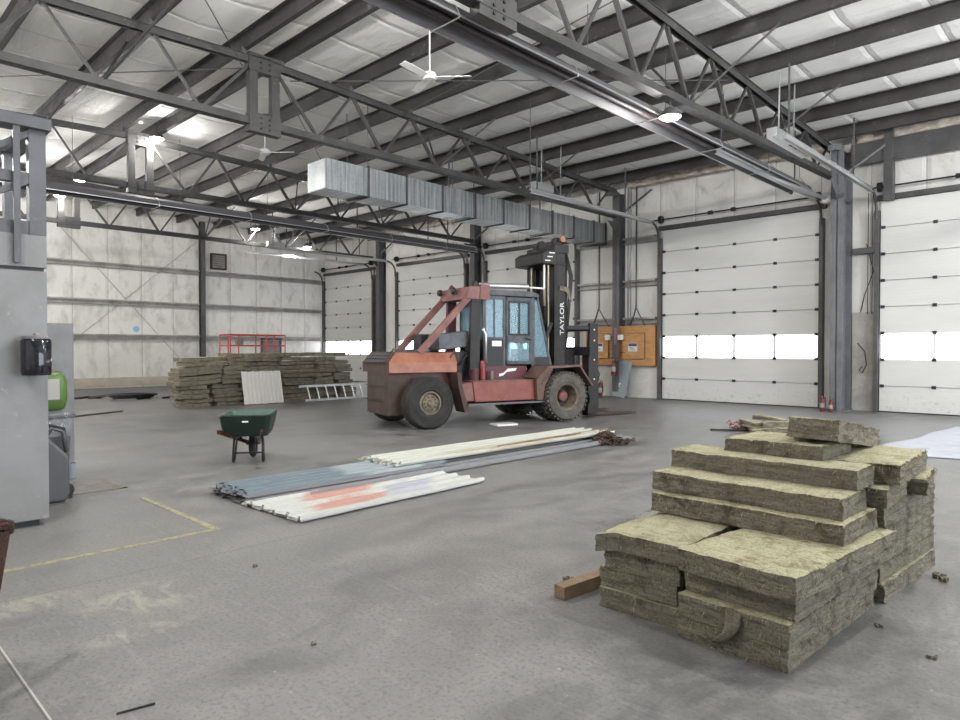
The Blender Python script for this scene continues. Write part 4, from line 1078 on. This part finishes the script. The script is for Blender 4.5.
MB().tube([(0, .0, .68), (0, .06, .78), (0, .16, .74), (0, .19, .52)], .02, 8).build('handle', M['bin'], t, smooth=True)
MB().lathe([(0, .72), (.035, .72), (.035, .76), (0, .76)], 'z', (0, -.08, 0), 14).build('cap', M['black'], t)
MB().bb(-.1, .1, -.14, .16, 0, .02).build('foot', M['bin'], t)
t = thing('bag', 'bright green bag with pale label resting on the bin', 'bag', (-8.36, 1.92, .93), R(4))
def blob(sx, sy, sz, seed):
    m = MB(); nu, nv = 20, 12; vs = []
    for i in range(nv + 1):
        f = PI * (i / nv - .5)
        for j in range(nu):
            a = 2 * PI * j / nu; c_ = abs(math.cos(f)) ** .4
            ca, sa = math.cos(a), math.sin(a)
            px = sx * c_ * math.copysign(abs(ca) ** .5, ca); py = sy * c_ * math.copysign(abs(sa) ** .5, sa); pz = sz * (math.copysign(abs(math.sin(f)) ** .6, f) * .5 + .5)
            d = 1 + .10 * noise.noise(Vector((px * 9 + seed, py * 9, pz * 9)))
            vs.append((px * d, py * d, pz if i in (0,) else pz * (1 + .05 * noise.noise(Vector((px * 12, py * 12, seed))))))
    m.add(vs, [(i * nu + j, i * nu + (j + 1) % nu, (i + 1) * nu + (j + 1) % nu, (i + 1) * nu + j) for i in range(nv) for j in range(nu)])
    return m
blob(.13, .165, .43, 2).build('bag_body', M['bag'], t, smooth=True)
MB().box((.140, -.02, .24), (.012, .17, .22)).build('printed_label', M['lightbag'], t)
t = thing('plastic_film', 'crumpled clear plastic film hanging over the bin rim', 'film', (-8.10, 1.98, .72))
m = MB(); vs = [(.03 * noise.noise(Vector((i * .7, k * .9, 2))) - .06, -.30 + .04 * i, .2 - .05 * k + .02 * noise.noise(Vector((i, k, 7)))) for i in range(11) for k in range(6)]
m.add(vs, [(i * 6 + k, (i + 1) * 6 + k, (i + 1) * 6 + k + 1, i * 6 + k + 1) for i in range(10) for k in range(5)]); m.build('sheet', M['film'], t, smooth=True)
t = thing('plastic_cup', 'pale blue plastic cup fixed at the right side of the bin', 'cup', (-8.12, 2.06, .22)); MB().lathe([(0, 0), (.05, 0), (.06, .16), (.055, .16), (.045, .01), (0, .01)], 'z', (0, 0, 0), 18).build('cup_body', flat('pale_blue', (.22, .27, .30), .4), t)
t = thing('floor_grate', 'rusty rectangular drain grate in the floor by the bin', 'grate', (-8.68, 2.38, 0))
m = MB(); m.bb(-.4, .4, -.30, -.25, 0, .008); m.bb(-.4, .4, .25, .30, 0, .008); m.bb(-.4, -.35, -.3, .3, 0, .008); m.bb(.35, .4, -.3, .3, 0, .008); m.build('frame', M['girt2'], t)
m = MB()
for k in range(15): m.bb(-.35 + .047 * k, -.313 + .047 * k, -.25, .25, 0, .006)
m.build('bars', M['girt2'], t); MB().bb(-.36, .36, -.26, .26, 0, .002).build('pit', M['black'], t)

# ------------------------------------------------------------------ wooden armchair at the left edge
t = thing('wooden_armchair', 'dark varnished wooden armchair, only its arm showing at the left edge', 'chair', (-3.90, .355, .0), R(44))
MB().bb(-.24, .24, -.24, .24, .42, .47).build('seat', M['chairwood'], t, bev=.015)
for sx in (-1, 1):
    for sy in (-1, 1): MB().tube([(sx * .21, sy * .21, 0), (sx * .19, sy * .19, .42)], [.018, .026], 10).build('leg', M['chairwood'], t, smooth=True)
    MB().tube([(sx * .25, -.2, .72), (sx * .27, 0, .76), (sx * .27, .18, .77), (sx * .27, .24, .75), (sx * .27, .25, .71)], [.025, .028, .032, .03, .02], 12).build('armrest', M['chairwood'], t, smooth=True)
    MB().prism([(.245, .73), (.17, .46), (.05, .46), (.10, .74)], 'x', sx * .27 - .016, sx * .27 + .016).build('arm_support', M['chairwood'], t, bev=.006)
    MB().bar((sx * .22, -.22, .46), (sx * .22, -.30, .92), .035, .045).build('back_post', M['chairwood'], t)
for k in range(5): MB().bar((-.14 + .07 * k, -.225, .47), (-.14 + .07 * k, -.295, .88), .022, .022).build('spindle', M['chairwood'], t)
MB().bar((-.26, -.3, .91), (.26, -.3, .91), .03, .09).build('top_rail', M['chairwood'], t, bev=.01)

# ------------------------------------------------------------------ the lift truck
t = thing('forklift_truck', 'big weathered red and maroon forklift truck parked in the middle of the hall', 'forklift', (-10.947, 9.093, 0), R(-16))
P = lambda mb, name, mat, parent=None, **k: mb.build(name, M[mat] if isinstance(mat, str) else [M[q] for q in mat], parent or t, **k)
# counterweight with chamfered corners
m = MB(); m.prism([(-.66, -.52), (-.50, -.74), (.52, -.76), (.68, -.74), (.68, -.28), (-.68, -.28)], 'z', .27, 1.31); cw = P(m, 'counterweight', 'rust', bev=.015)
m = MB()
for k in range(2): m.bb(-.5, .5, -.785, -.775, .55 + .3 * k, .56 + .3 * k)
P(m, 'seam', 'black', cw)
# rear grille, sloping
gr = P(MB().prism([(-.785, 1.31), (-.585, 1.545), (-.55, 1.545), (-.70, 1.31)], 'x', -.69, .64), 'grille', 'rust', bev=.006)
for k in range(3):
    y, z = -.757 + .062 * k, 1.352 + .073 * k
    P(MB().box((-.02, y, z), (1.16, .066, .012), Matrix.Rotation(R(49.6), 3, 'X')), 'slot', 'black', gr)
# hood: vertical lower sides, sloping shoulders, flat top
hp = [(-.75, 1.12), (-.75, 1.33), (-.60, 1.53), (.60, 1.53), (.75, 1.33), (.75, 1.12), (.71, 1.12), (.71, 1.31), (-.71, 1.31), (-.71, 1.12)]
m = MB()
ya, yb_ = -.75, .76
sect = [(ya, 0, .0), (ya + .19, 1, 0), (yb_ - .05, 1, 0), (yb_, .75, 0)]
def hood_ring(y, f):
    zt = 1.33 + .20 * f; xt = .75 - .15 * f
    return [(-.75, y, 1.12), (-.75, y, 1.33), (-xt, y, zt), (xt, y, zt), (.75, y, 1.33), (.75, y, 1.12)]
vs = [p for (y, f, _) in sect for p in hood_ring(y, f)]
fs = [(i * 6 + k, i * 6 + (k + 1) % 6, (i + 1) * 6 + (k + 1) % 6, (i + 1) * 6 + k) for i in range(len(sect) - 1) for k in range(6)] + [tuple(range(5, -1, -1)), tuple((len(sect) - 1) * 6 + k for k in range(6))]
m.add(vs, fs); m.m[2] = 1; m.m[18] = 1; hood = P(m, 'hood', ('orange', 'rust'), bev=.01)
for s in (-1, 1):
    P(MB().tube([(s * .70, .62, 1.42), (s * .72, .70, 1.56), (s * .72, .80, 1.52), (s * .74, .80, 1.36)], .014, 8), 'grab_rail', 'fender', hood, smooth=True)
for s in (-1, 1): P(MB().tube([(s * .5, -.62, 1.5), (s * .5, -.55, 1.6), (s * .3, -.5, 1.54)], .016, 8), 'lifting_eye', 'rust', hood)
P(MB().bb(-.30, .30, -.2, .35, 1.53, 1.60), 'hood_hatch', 'cabpaint', hood, bev=.01)
P(MB().bb(-.62, .62, -.3, .78, .45, 1.13), 'side_panel', 'maroon')
P(MB().bb(-.50, .50, .5, 3.75, .42, .90), 'chassis', 'maroon', bev=.01)
# rear mud skirts
for s in (-1, 1):
    m = MB(); m.prism([(.62, 1.12), (.72, 1.12), (.74, .85), (.92, .30), (.80, .30), (.66, .80)], 'x', s * .62, s * 1.02); P(m, 'mud_skirt', 'cabpaint' if s < 0 else 'rust')
    # tank boxes and running boards
    P(MB().prism([(1.0, .92), (1.06, .50), (2.56, .50), (2.58, .94)], 'x', s * .48, s * .99), 'side_tank', 'orange_lt', bev=.012)
    P(MB().prism([(.66, .88), (1.0, .91), (1.05, .52), (.84, .52)], 'x', s * .5, s * .97), 'tool_box', 'pinkred', bev=.01)
    P(MB().bb(s * .52, s * 1.10, .85, 2.75, .44, .475), 'running_board', 'greysteel')
    P(MB().bb(s * .60, s * 1.0, 1.0, 2.58, .925, .94), 'tank_lip', 'rim')
P(MB().bb(-.55, .56, 1.35, 2.62, .90, 1.23), 'deck', 'maroon', bev=.01)
P(MB().prism([(1.9, 1.0), (2.0, 1.02), (2.1, 1.10), (2.32, 1.12), (2.36, 1.18), (2.12, 1.17), (2.02, 1.08), (1.9, 1.06)], 'x', .56, .563), 'scuff', 'paper')
# front fenders
for s in (-1, 1):
    out = [(2.54, .95), (2.81, 1.21), (3.70, 1.24), (4.07, .78), (4.02, .76), (3.67, 1.20), (2.84, 1.17), (2.62, .95), (2.70, .79), (2.57, .53), (2.50, .53)]
    m = MB(); m.prism([(2.54, .97), (2.81, 1.22), (3.70, 1.25), (4.07, .78), (4.03, .76), (3.68, 1.20), (2.83, 1.17), (2.58, .94)], 'x', s * .50, s * 1.12)
    f = P(m, 'front_fender', 'fender', bev=.006)
    m = MB(); m.prism([(2.52, .95), (2.82, 1.20), (2.98, 1.20), (2.74, .80), (2.70, .50), (2.55, .50)], 'x', s * 1.02, s * 1.10)
    P(m, 'fender_step', 'fender', f)
    m = MB()
    for q in range(3):
        for k in range(3): m.lathe([(0, 0), (.018, 0), (.018, .006), (0, .006)], 'x', (s * 1.103, 2.66 + .085 * q + .03 * k, .90 + .07 * q + .06 * k - .05), 8)
    P(m, 'bolt_holes', 'black', f)
# wheels
def tyre(x0, x1, y, z, r, mat, lugs, rimr):
    xm = (x0 + x1) / 2; h = abs(x1 - x0) / 2
    prof = [(rimr, -h * .80), (rimr + .03, -h * .95), (r * .80, -h * 1.0), (r * .93, -h * .93), (r * .985, -h * .72), (r, -h * .3), (r, h * .3), (r * .985, h * .72), (r * .93, h * .93), (r * .80, h * 1.0), (rimr + .03, h * .95), (rimr, h * .80)]
    m = MB(); m.lathe(prof, 'x', (xm, y, z), 48, 0, True)
    if lugs:
        for k in range(34):
            a = 2 * PI * k / 34
            for s in (-1, 1):
                aa = a + s * .045
                c = Vector((xm + s * h * .45, y + (r + .006) * math.cos(aa), z + (r + .006) * math.sin(aa)))
                rot = Matrix.Rotation(aa - PI / 2, 3, 'X') @ Matrix.Rotation(s * .5, 3, 'Z')
                m.box(c, (h * .95, .045, .035), rot)
    else:
        for g in (-.45, 0, .45): m.lathe([(r + .002, h * g - .02), (r + .008, h * g - .015), (r + .008, h * g + .015), (r + .002, h * g + .02)], 'x', (xm, y, z), 48, 0, False, False)
        for rr in (.62, .70, .88): m.lathe([(r * rr, h * .975), (r * rr + .008, h * 1.015), (r * rr + .016, h * .975)], 'x', (xm, y, z), 48, 0, False, False)
    return m
for s in (-1, 1):
    w = P(tyre(s * .74, s * 1.10, 0, .525, .525, 'rubber', False, .24), 'rear_wheel', 'rubber', smooth='auto')
    P(MB().lathe([(.25, s * .98), (.235, s * 1.07), (.205, s * 1.075), (.19, s * 1.02), (.17, s * 1.02), (.16, s * 1.05), (.07, s * 1.06), (.06, s * 1.10), (0, s * 1.105)], 'x', (0, 0, .525), 36, 0, False, False), 'rim', 'rim', w, smooth='auto')
    m = MB()
    for k in range(10):
        a = 2 * PI * k / 10; m.lathe([(0, s * 1.03), (.018, s * 1.03), (.018, s * 1.072), (0, s * 1.072)], 'x', (0, .128 * math.cos(a), .525 + .128 * math.sin(a)), 6)
    P(m, 'wheel_nuts', 'rust', w)
    for (x0, x1, nm) in ((s * .50, s * .82, 'inner_wheel'), (s * .84, s * 1.24, 'front_wheel')):
        w = P(tyre(x0, x1, 3.27, .55, .53, 'tyregrey', True, .29), nm, 'tyregrey', smooth='auto')
        if nm == 'front_wheel':
            P(MB().lathe([(.30, s * 1.12), (.325, s * 1.20), (.30, s * 1.215), (.265, s * 1.19), (.24, s * 1.05), (.225, s * .93), (.16, s * .92)], 'x', (0, 3.27, .55), 40, 0, False, False), 'rim', 'rim', w, smooth='auto')
            P(MB().lathe([(.24, s * .90), (.22, s * .94), (.0, s * .94)], 'x', (0, 3.27, .55), 30), 'disc', 'black', w)
            P(MB().lathe([(.13, s * .92), (.125, s * 1.04), (.10, s * 1.07), (0, s * 1.075)], 'x', (0, 3.27, .55), 28), 'hub', 'hub', w, smooth='auto')
P(MB().bb(-.8, .8, 3.1, 3.45, .35, .75), 'drive_axle', 'black'); P(MB().bb(-.74, .74, -.12, .12, .42, .62), 'steer_axle', 'black')
# rear posts, sloping beams and cross beam
for s, dy in ((1, 0), (-1, .04)):
    P(MB().prism([(1.12 + dy, 1.0), (1.36 + dy, 1.0), (1.40 + dy, 2.96), (1.28 + dy, 3.06), (1.18 + dy, 2.9)], 'x', s * .54, s * .64), 'rear_post', 'mast' if s > 0 else 'maroon', bev=.008)
    b_ = P(MB().bar((s * .58, -.02, 1.52), (s * .58, 1.22, 2.80), .09, .13), 'sloping_beam', 'pinkred', bev=.006)
P(MB().prism([(1.04, 2.66), (1.34, 2.66), (1.38, 2.93), (1.12, 2.93)], 'x', -.66, .66), 'cross_beam', 'pinkred', bev=.01)
for s in (-1, .2):
    lm = P(MB().lathe([(0, 0), (.06, 0), (.075, .03), (.075, .08), (0, .085)], 'y', (s * .55, .96, 2.86), 16), 'work_lamp', 'black')
P(MB().prism([(1.35, 2.66), (1.62, 2.66), (1.62, 2.98), (1.40, 2.98)], 'x', .40, .64), 'post_bracket', 'pinkred')
# engine bits behind the cab
P(MB().bb(-.45, .42, .70, 1.5, .90, 1.55), 'engine_block', 'black', bev=.02)
P(MB().box((.25, .82, 1.78), (.50, .72, .34), Matrix.Rotation(R(6), 3, 'X')), 'air_cleaner_box', 'cabpaint', bev=.02)
P(MB().bb(-.42, -.05, .30, .75, 1.53, 1.92), 'radiator_tank', 'black', bev=.02)
P(MB().lathe([(0, 0), (.075, 0), (.075, .36), (.05, .42), (0, .42)], 'z', (.66, 1.42, .93), 16), 'hydraulic_filter', 'red', smooth='auto')
P(MB().lathe([(0, 0), (.05, 0), (.05, .2), (0, .2)], 'z', (.7, 1.62, .93), 14), 'fluid_bottle', 'rim', smooth='auto')
P(MB().lathe([(0, 0), (.11, 0), (.11, .26), (0, .26)], 'z', (.72, 1.18, .92), 16), 'battery_cover', 'maroon', smooth='auto')
P(MB().tube([(.66, 1.5, 1.3), (.66, 1.5, 1.9), (.64, 1.46, 2.0), (.64, 1.46, 2.05)], .03, 10), 'exhaust_stub', 'alu', smooth=True)
m = MB()
for k in range(5):
    m.tube([(.5 - .1 * k, .9 + .1 * k, 1.25), (.55 - .08 * k, 1.15, 1.5 + .04 * k), (.5 - .1 * k, 1.45, 1.2)], .02, 8)
P(m, 'hoses', 'black', smooth=True)
# cab
cx0, cx1 = -.52, .55
cab = P(MB().prism([(1.48, 2.76), (2.95, 2.76), (2.93, 2.84), (2.75, 2.89), (1.62, 2.89), (1.48, 2.84)], 'x', cx0 - .04, cx1 + .04), 'cab_roof', 'cabpaint', bev=.015)
for x in (cx0, cx1):
    s = 1 if x > 0 else -1; e = x - s * .05
    P(MB().prism([(1.50, 1.23), (1.57, 1.23), (1.57, 2.77), (1.50, 2.77)], 'x', e, x), 'cab_pillar', 'cabpaint')
    P(MB().prism([(2.02, 1.23), (2.07, 1.23), (2.07, 2.77), (2.02, 2.77)], 'x', e, x), 'cab_pillar', 'cabpaint')
    P(MB().prism([(2.76, 1.23), (2.84, 1.23), (2.84, 2.77), (2.76, 2.77)], 'x', e, x), 'cab_pillar', 'cabpaint')
    P(MB().prism([(2.90, 2.77), (2.94, 2.77), (3.32, 1.23), (3.27, 1.23)], 'x', e, x), 'cab_pillar', 'cabpaint')
    # rear side window and panel below
    P(MB().bb(e, x, 1.57, 2.02, 1.23, 1.82), 'side_panel_low', 'black')
    P(MB().bb(x - s * .03, x - s * .02, 1.57, 2.02, 1.82, 2.70), 'side_glass', 'glass')
    m = MB(); m.bb(e, x, 1.57, 2.02, 2.68, 2.77); m.bb(e, x, 1.57, 2.02, 1.80, 1.86); m.bb(e, x, 1.78, 1.80, 1.86, 2.68); P(m, 'window_bar', 'cabpaint')
    P(MB().prism([(2.84, 1.42), (3.22, 1.42), (2.93, 2.70), (2.84, 2.70)], 'x', x - s * .03, x - s * .02), 'quarter_glass', 'glass')
    P(MB().prism([(2.84, 1.23), (3.27, 1.23), (3.22, 1.42), (2.84, 1.42)], 'x', e, x), 'quarter_panel', 'black')
    d = P(MB(), 'cab_door', 'cabpaint') if False else None
    m = MB(); y0, y1 = 2.08, 2.75
    for (a, b2, z0, z1) in ((y0, y0 + .05, 1.26, 2.74), (y1 - .05, y1, 1.26, 2.74), (y0, y1, 1.26, 1.34), (y0, y1, 1.74, 1.90), (y0, y1, 2.66, 2.74)): m.bb(x - s * .03, x + s * .02, a, b2, z0, z1)
    d = P(m, 'cab_door', 'cabpaint', bev=.006)
    P(MB().bb(x - s * .01, x, y0 + .05, y1 - .05, 1.90, 2.66), 'upper_glass', 'glass', d)
    P(MB().bb(x - s * .01, x, y0 + .05, y1 - .05, 1.34, 1.74), 'lower_glass', 'glass', d)
    m = MB()
    for (a, b2, z0, z1) in ((y0 + .05, y0 + .09, 1.90, 2.66), (y1 - .09, y1 - .05, 1.90, 2.66), (y0 + .05, y1 - .05, 1.90, 1.94), (y0 + .05, y1 - .05, 2.62, 2.66), (y0 + .33, y0 + .355, 1.90, 2.66)): m.bb(x - s * .005, x + s * .025, a, b2, z0, z1)
    P(m, 'sash', 'black', d)
    P(MB().tube([(x + s * .02, y1 - .16, 1.84), (x + s * .06, y1 - .16, 1.84), (x + s * .06, y1 - .05, 1.80)], .012, 8), 'handle', 'black', d)
    P(MB().bb(x + s * .0, x + s * .012, 1.72, 1.96, 1.66, 1.78), 'reflector_plate', 'paper')
P(MB().prism([(2.92, 2.76), (2.935, 2.76), (3.30, 1.25), (3.285, 1.25)], 'x', cx0 + .05, cx1 - .05), 'windscreen', 'glass')
P(MB().bb(cx0 + .05, cx1 - .05, 1.51, 1.525, 1.8, 2.72), 'rear_glass', 'glass'); P(MB().bb(cx0, cx1, 1.50, 1.55, 1.23, 1.8), 'rear_panel', 'black')
seat = P(MB().bb(-.22, .24, 1.72, 2.15, 1.42, 1.58), 'driver_seat', 'black', bev=.04); P(MB().box((.01, 1.72, 1.88), (.44, .12, .62), Matrix.Rotation(R(8), 3, 'X')), 'backrest', 'black', seat, bev=.04)
sw = P(MB().lathe([(.17, -.012), (.185, 0), (.17, .012), (.155, 0)], 'z', (0, 0, 0), 28, 0, True), 'steering_wheel', 'black', loc=(.02, 2.55, 1.98), rot=(R(-55), 0, 0))
P(MB().tube([(.02, 2.58, 1.96), (.02, 2.85, 1.5)], .03, 10), 'steering_column', 'black')
P(MB().bb(cx0 + .06, cx1 - .06, 2.85, 3.15, 1.23, 1.6), 'dashboard', 'black')
# intake pipe on the roof side and pale rod frame
P(MB().tube([(.50, 1.45, 2.97), (.50, 2.68, 3.0)], .062, 16), 'roof_pipe', 'alu', smooth='auto')
P(MB().tube([(.50, 2.66, 2.98), (.50, 3.12, 2.98), (.50, 3.14, 3.0), (.50, 3.14, 3.52)], .022, 10), 'pale_rail', 'white', smooth=True)
# mast
for s in (-1, 1):
    m = MB(); m.bb(s * .50, s * .56, 3.38, 3.74, .25, 3.55); m.bb(s * .42, s * .56, 3.38, 3.44, .25, 3.55); m.bb(s * .42, s * .56, 3.68, 3.74, .25, 3.55)
    mo = P(m, 'outer_mast_rail', 'mast')
    m = MB(); m.bb(s * .36, s * .41, 3.46, 3.72, .35, 4.05); m.bb(s * .30, s * .41, 3.46, 3.51, .35, 4.05); m.bb(s * .30, s * .41, 3.67, 3.72, .35, 4.05)
    P(m, 'inner_mast_rail', 'mast')
    P(MB().tube([(s * .26, 3.32, .6), (s * .26, 3.32, 2.6)], .06, 14), 'lift_cylinder', 'mast', smooth='auto')
    P(MB().tube([(s * .26, 3.32, 2.6), (s * .26, 3.32, 3.7)], .035, 12), 'lift_rod', 'chrome', smooth='auto')
    P(MB().tube([(s * .46, 2.95, 1.3), (s * .48, 3.36, 2.2)], .05, 12), 'tilt_cylinder', 'mast', smooth='auto')
P(MB().tube([(.46, 3.28, 1.2), (.46, 3.28, 3.55)], .022, 10), 'side_rod', 'chrome', smooth='auto')
ch = P(MB().prism([(3.05, 3.55), (3.42, 3.52), (3.46, 3.82), (3.18, 3.86), (3.05, 3.78)], 'x', -.60, .58), 'crosshead', 'mast', bev=.02)
P(MB().bb(-.56, .56, 3.44, 3.70, 3.5, 3.92), 'head_frame', 'mast', bev=.02)
for s in (-1, 1):
    P(MB().bb(s * .20, s * .58, 3.38, 3.78, 3.80, 4.0), 'head_block', 'mast', bev=.02)
    P(MB().lathe([(0, -.05), (.12, -.05), (.12, -.03), (.09, 0), (.12, .03), (.12, .05), (0, .05)], 'x', (s * .30, 3.62, 4.08), 20), 'chain_wheel', 'mast')
P(MB().lathe([(0, -.04), (.07, -.04), (.07, .04), (0, .04)], 'x', (.42, 3.70, 4.16), 16), 'sheave', 'orange')
P(MB().bb(-.42, .30, 3.54, 3.58, .5, 3.95), 'mast_plate', 'mast')
P(MB().bb(-.5, .5, 3.66, 3.74, 2.9, 3.25), 'mast_tie', 'mast'); P(MB().bb(-.5, .5, 3.40, 3.46, 1.2, 1.45), 'mast_tie', 'mast')
m = MB()
for k in range(3): m.bb(.585, .59, 3.10 + .06 * k, 3.25 + .06 * k, 3.60 + .09 * k, 3.625 + .09 * k)
P(m, 'tape_strip', 'paper')
m = MB()
for k in range(4): m.tube([(.44, 3.70 + .03 * k, 3.9), (.50, 3.86 + .03 * k, 3.3), (.46, 3.84 + .02 * k, 2.6), (.44, 3.78, 1.4)], .016, 8)
P(m, 'mast_hoses', 'black', smooth=True)
m = MB(); m.prism([(3.52, 3.05), (3.76, 3.02), (3.85, 2.7), (3.80, 2.7), (3.70, 2.92), (3.5, 2.95)], 'x', .57, .60); P(m, 'hose_bracket', 'rim')
cu = bpy.data.curves.new('lettering', 'FONT'); cu.body = 'TAYLOR'; cu.size = .215; cu.extrude = .003; cu.align_x = 'CENTER'; cu.align_y = 'CENTER'
tmp = bpy.data.objects.new('lettering_source', cu); COL.objects.link(tmp)
dg = bpy.context.evaluated_depsgraph_get(); me = bpy.data.meshes.new_from_object(tmp.evaluated_get(dg)); bpy.data.objects.remove(tmp)
me.materials.clear(); me.materials.append(M['paper'])
lt = bpy.data.objects.new('lettering', me); COL.objects.link(lt); lt.parent = mo
lt.matrix_local = Matrix(((0, 0, 1, .564), (0, -.72, 0, 3.60), (.93, 0, 0, 2.30), (0, 0, 0, 1)))
lt['label'] = 'white upright lettering on the mast rail'
# carriage and forks
m = MB(); m.bb(-.95, .95, 4.10, 4.18, .35, .55); m.bb(-.95, .95, 4.10, 4.18, 1.45, 1.65)
for s in (-1, 1): m.bb(s * .30, s * .36, 3.72, 4.12, .4, 1.6)
P(m, 'carriage', 'mast')
for s in (-1, 1):
    P(MB().prism([(4.14, .10), (4.40, .06), (4.46, .3), (4.44, 2.20), (4.20, 2.20), (4.16, 1.2)], 'x', s * .74, s * .84), 'load_guard_post', 'mast', bev=.01)
    P(MB().bar((s * .52, 3.72, 2.10), (s * .78, 4.22, 2.10), .05, .09), 'guard_arm', 'black')
    P(MB().prism([(4.30, .03), (5.85, .03), (5.85, .05), (4.46, .11), (4.42, .3), (4.42, 1.62), (4.30, 1.62)], 'x', s * .42, s * .62), 'fork', 'rust', bev=.004)
P(MB().bb(-.84, .84, 4.26, 4.34, 2.02, 2.14), 'guard_bar', 'black')
m = MB()
for z in (.9, 1.35, 1.8, 2.05): m.lathe([(0, 0), (.02, 0), (.02, .008), (0, .008)], 'x', (.84, 4.32, z), 8)
P(m, 'guard_bolts', 'paper')
# oil tray under the truck
tr = MB().prism([(-.24, -.16), (.24, -.16), (.28, .16), (-.28, .16)], 'z', 0, .035).build('drip_tray', M['white'], loc=(-9.45, 10.45, 0), rot=(0, 0, R(70))); tag(tr, 'white drip tray on the floor under the lift truck', 'tray')

# ------------------------------------------------------------------ world, light, camera
wd = bpy.data.worlds.new('sky'); SC.world = wd; wd.use_nodes = True
bg = wd.node_tree.nodes['Background']; bg.inputs[0].default_value = (.86, .92, 1.0, 1); bg.inputs[1].default_value = 16.0
pl = bpy.data.lights.new('doorway_portal', 'AREA'); pl.shape = 'RECTANGLE'; pl.size = 14.5; pl.size_y = 6.6; pl.cycles.is_portal = True
po = bpy.data.objects.new('doorway_portal', pl); COL.objects.link(po); po.location = (XR + .1, 10.75, 3.3); po.rotation_euler = (R(90), 0, R(90))
cam = bpy.data.cameras.new('camera'); cam.sensor_width = 36; cam.lens = 669 / 960 * 36; cam.clip_end = 200; cam.clip_start = .05
co = bpy.data.objects.new('camera', cam); COL.objects.link(co); co.location = (0, 0, 1.6); co.rotation_euler = (R(90 - .94), 0, R(44.2))
SC.camera = co
vs_ = SC.view_settings; vs_.view_transform = 'Standard'; vs_.look = 'None'; vs_.exposure = -1.0; vs_.gamma = 1; vs_.use_curve_mapping = False
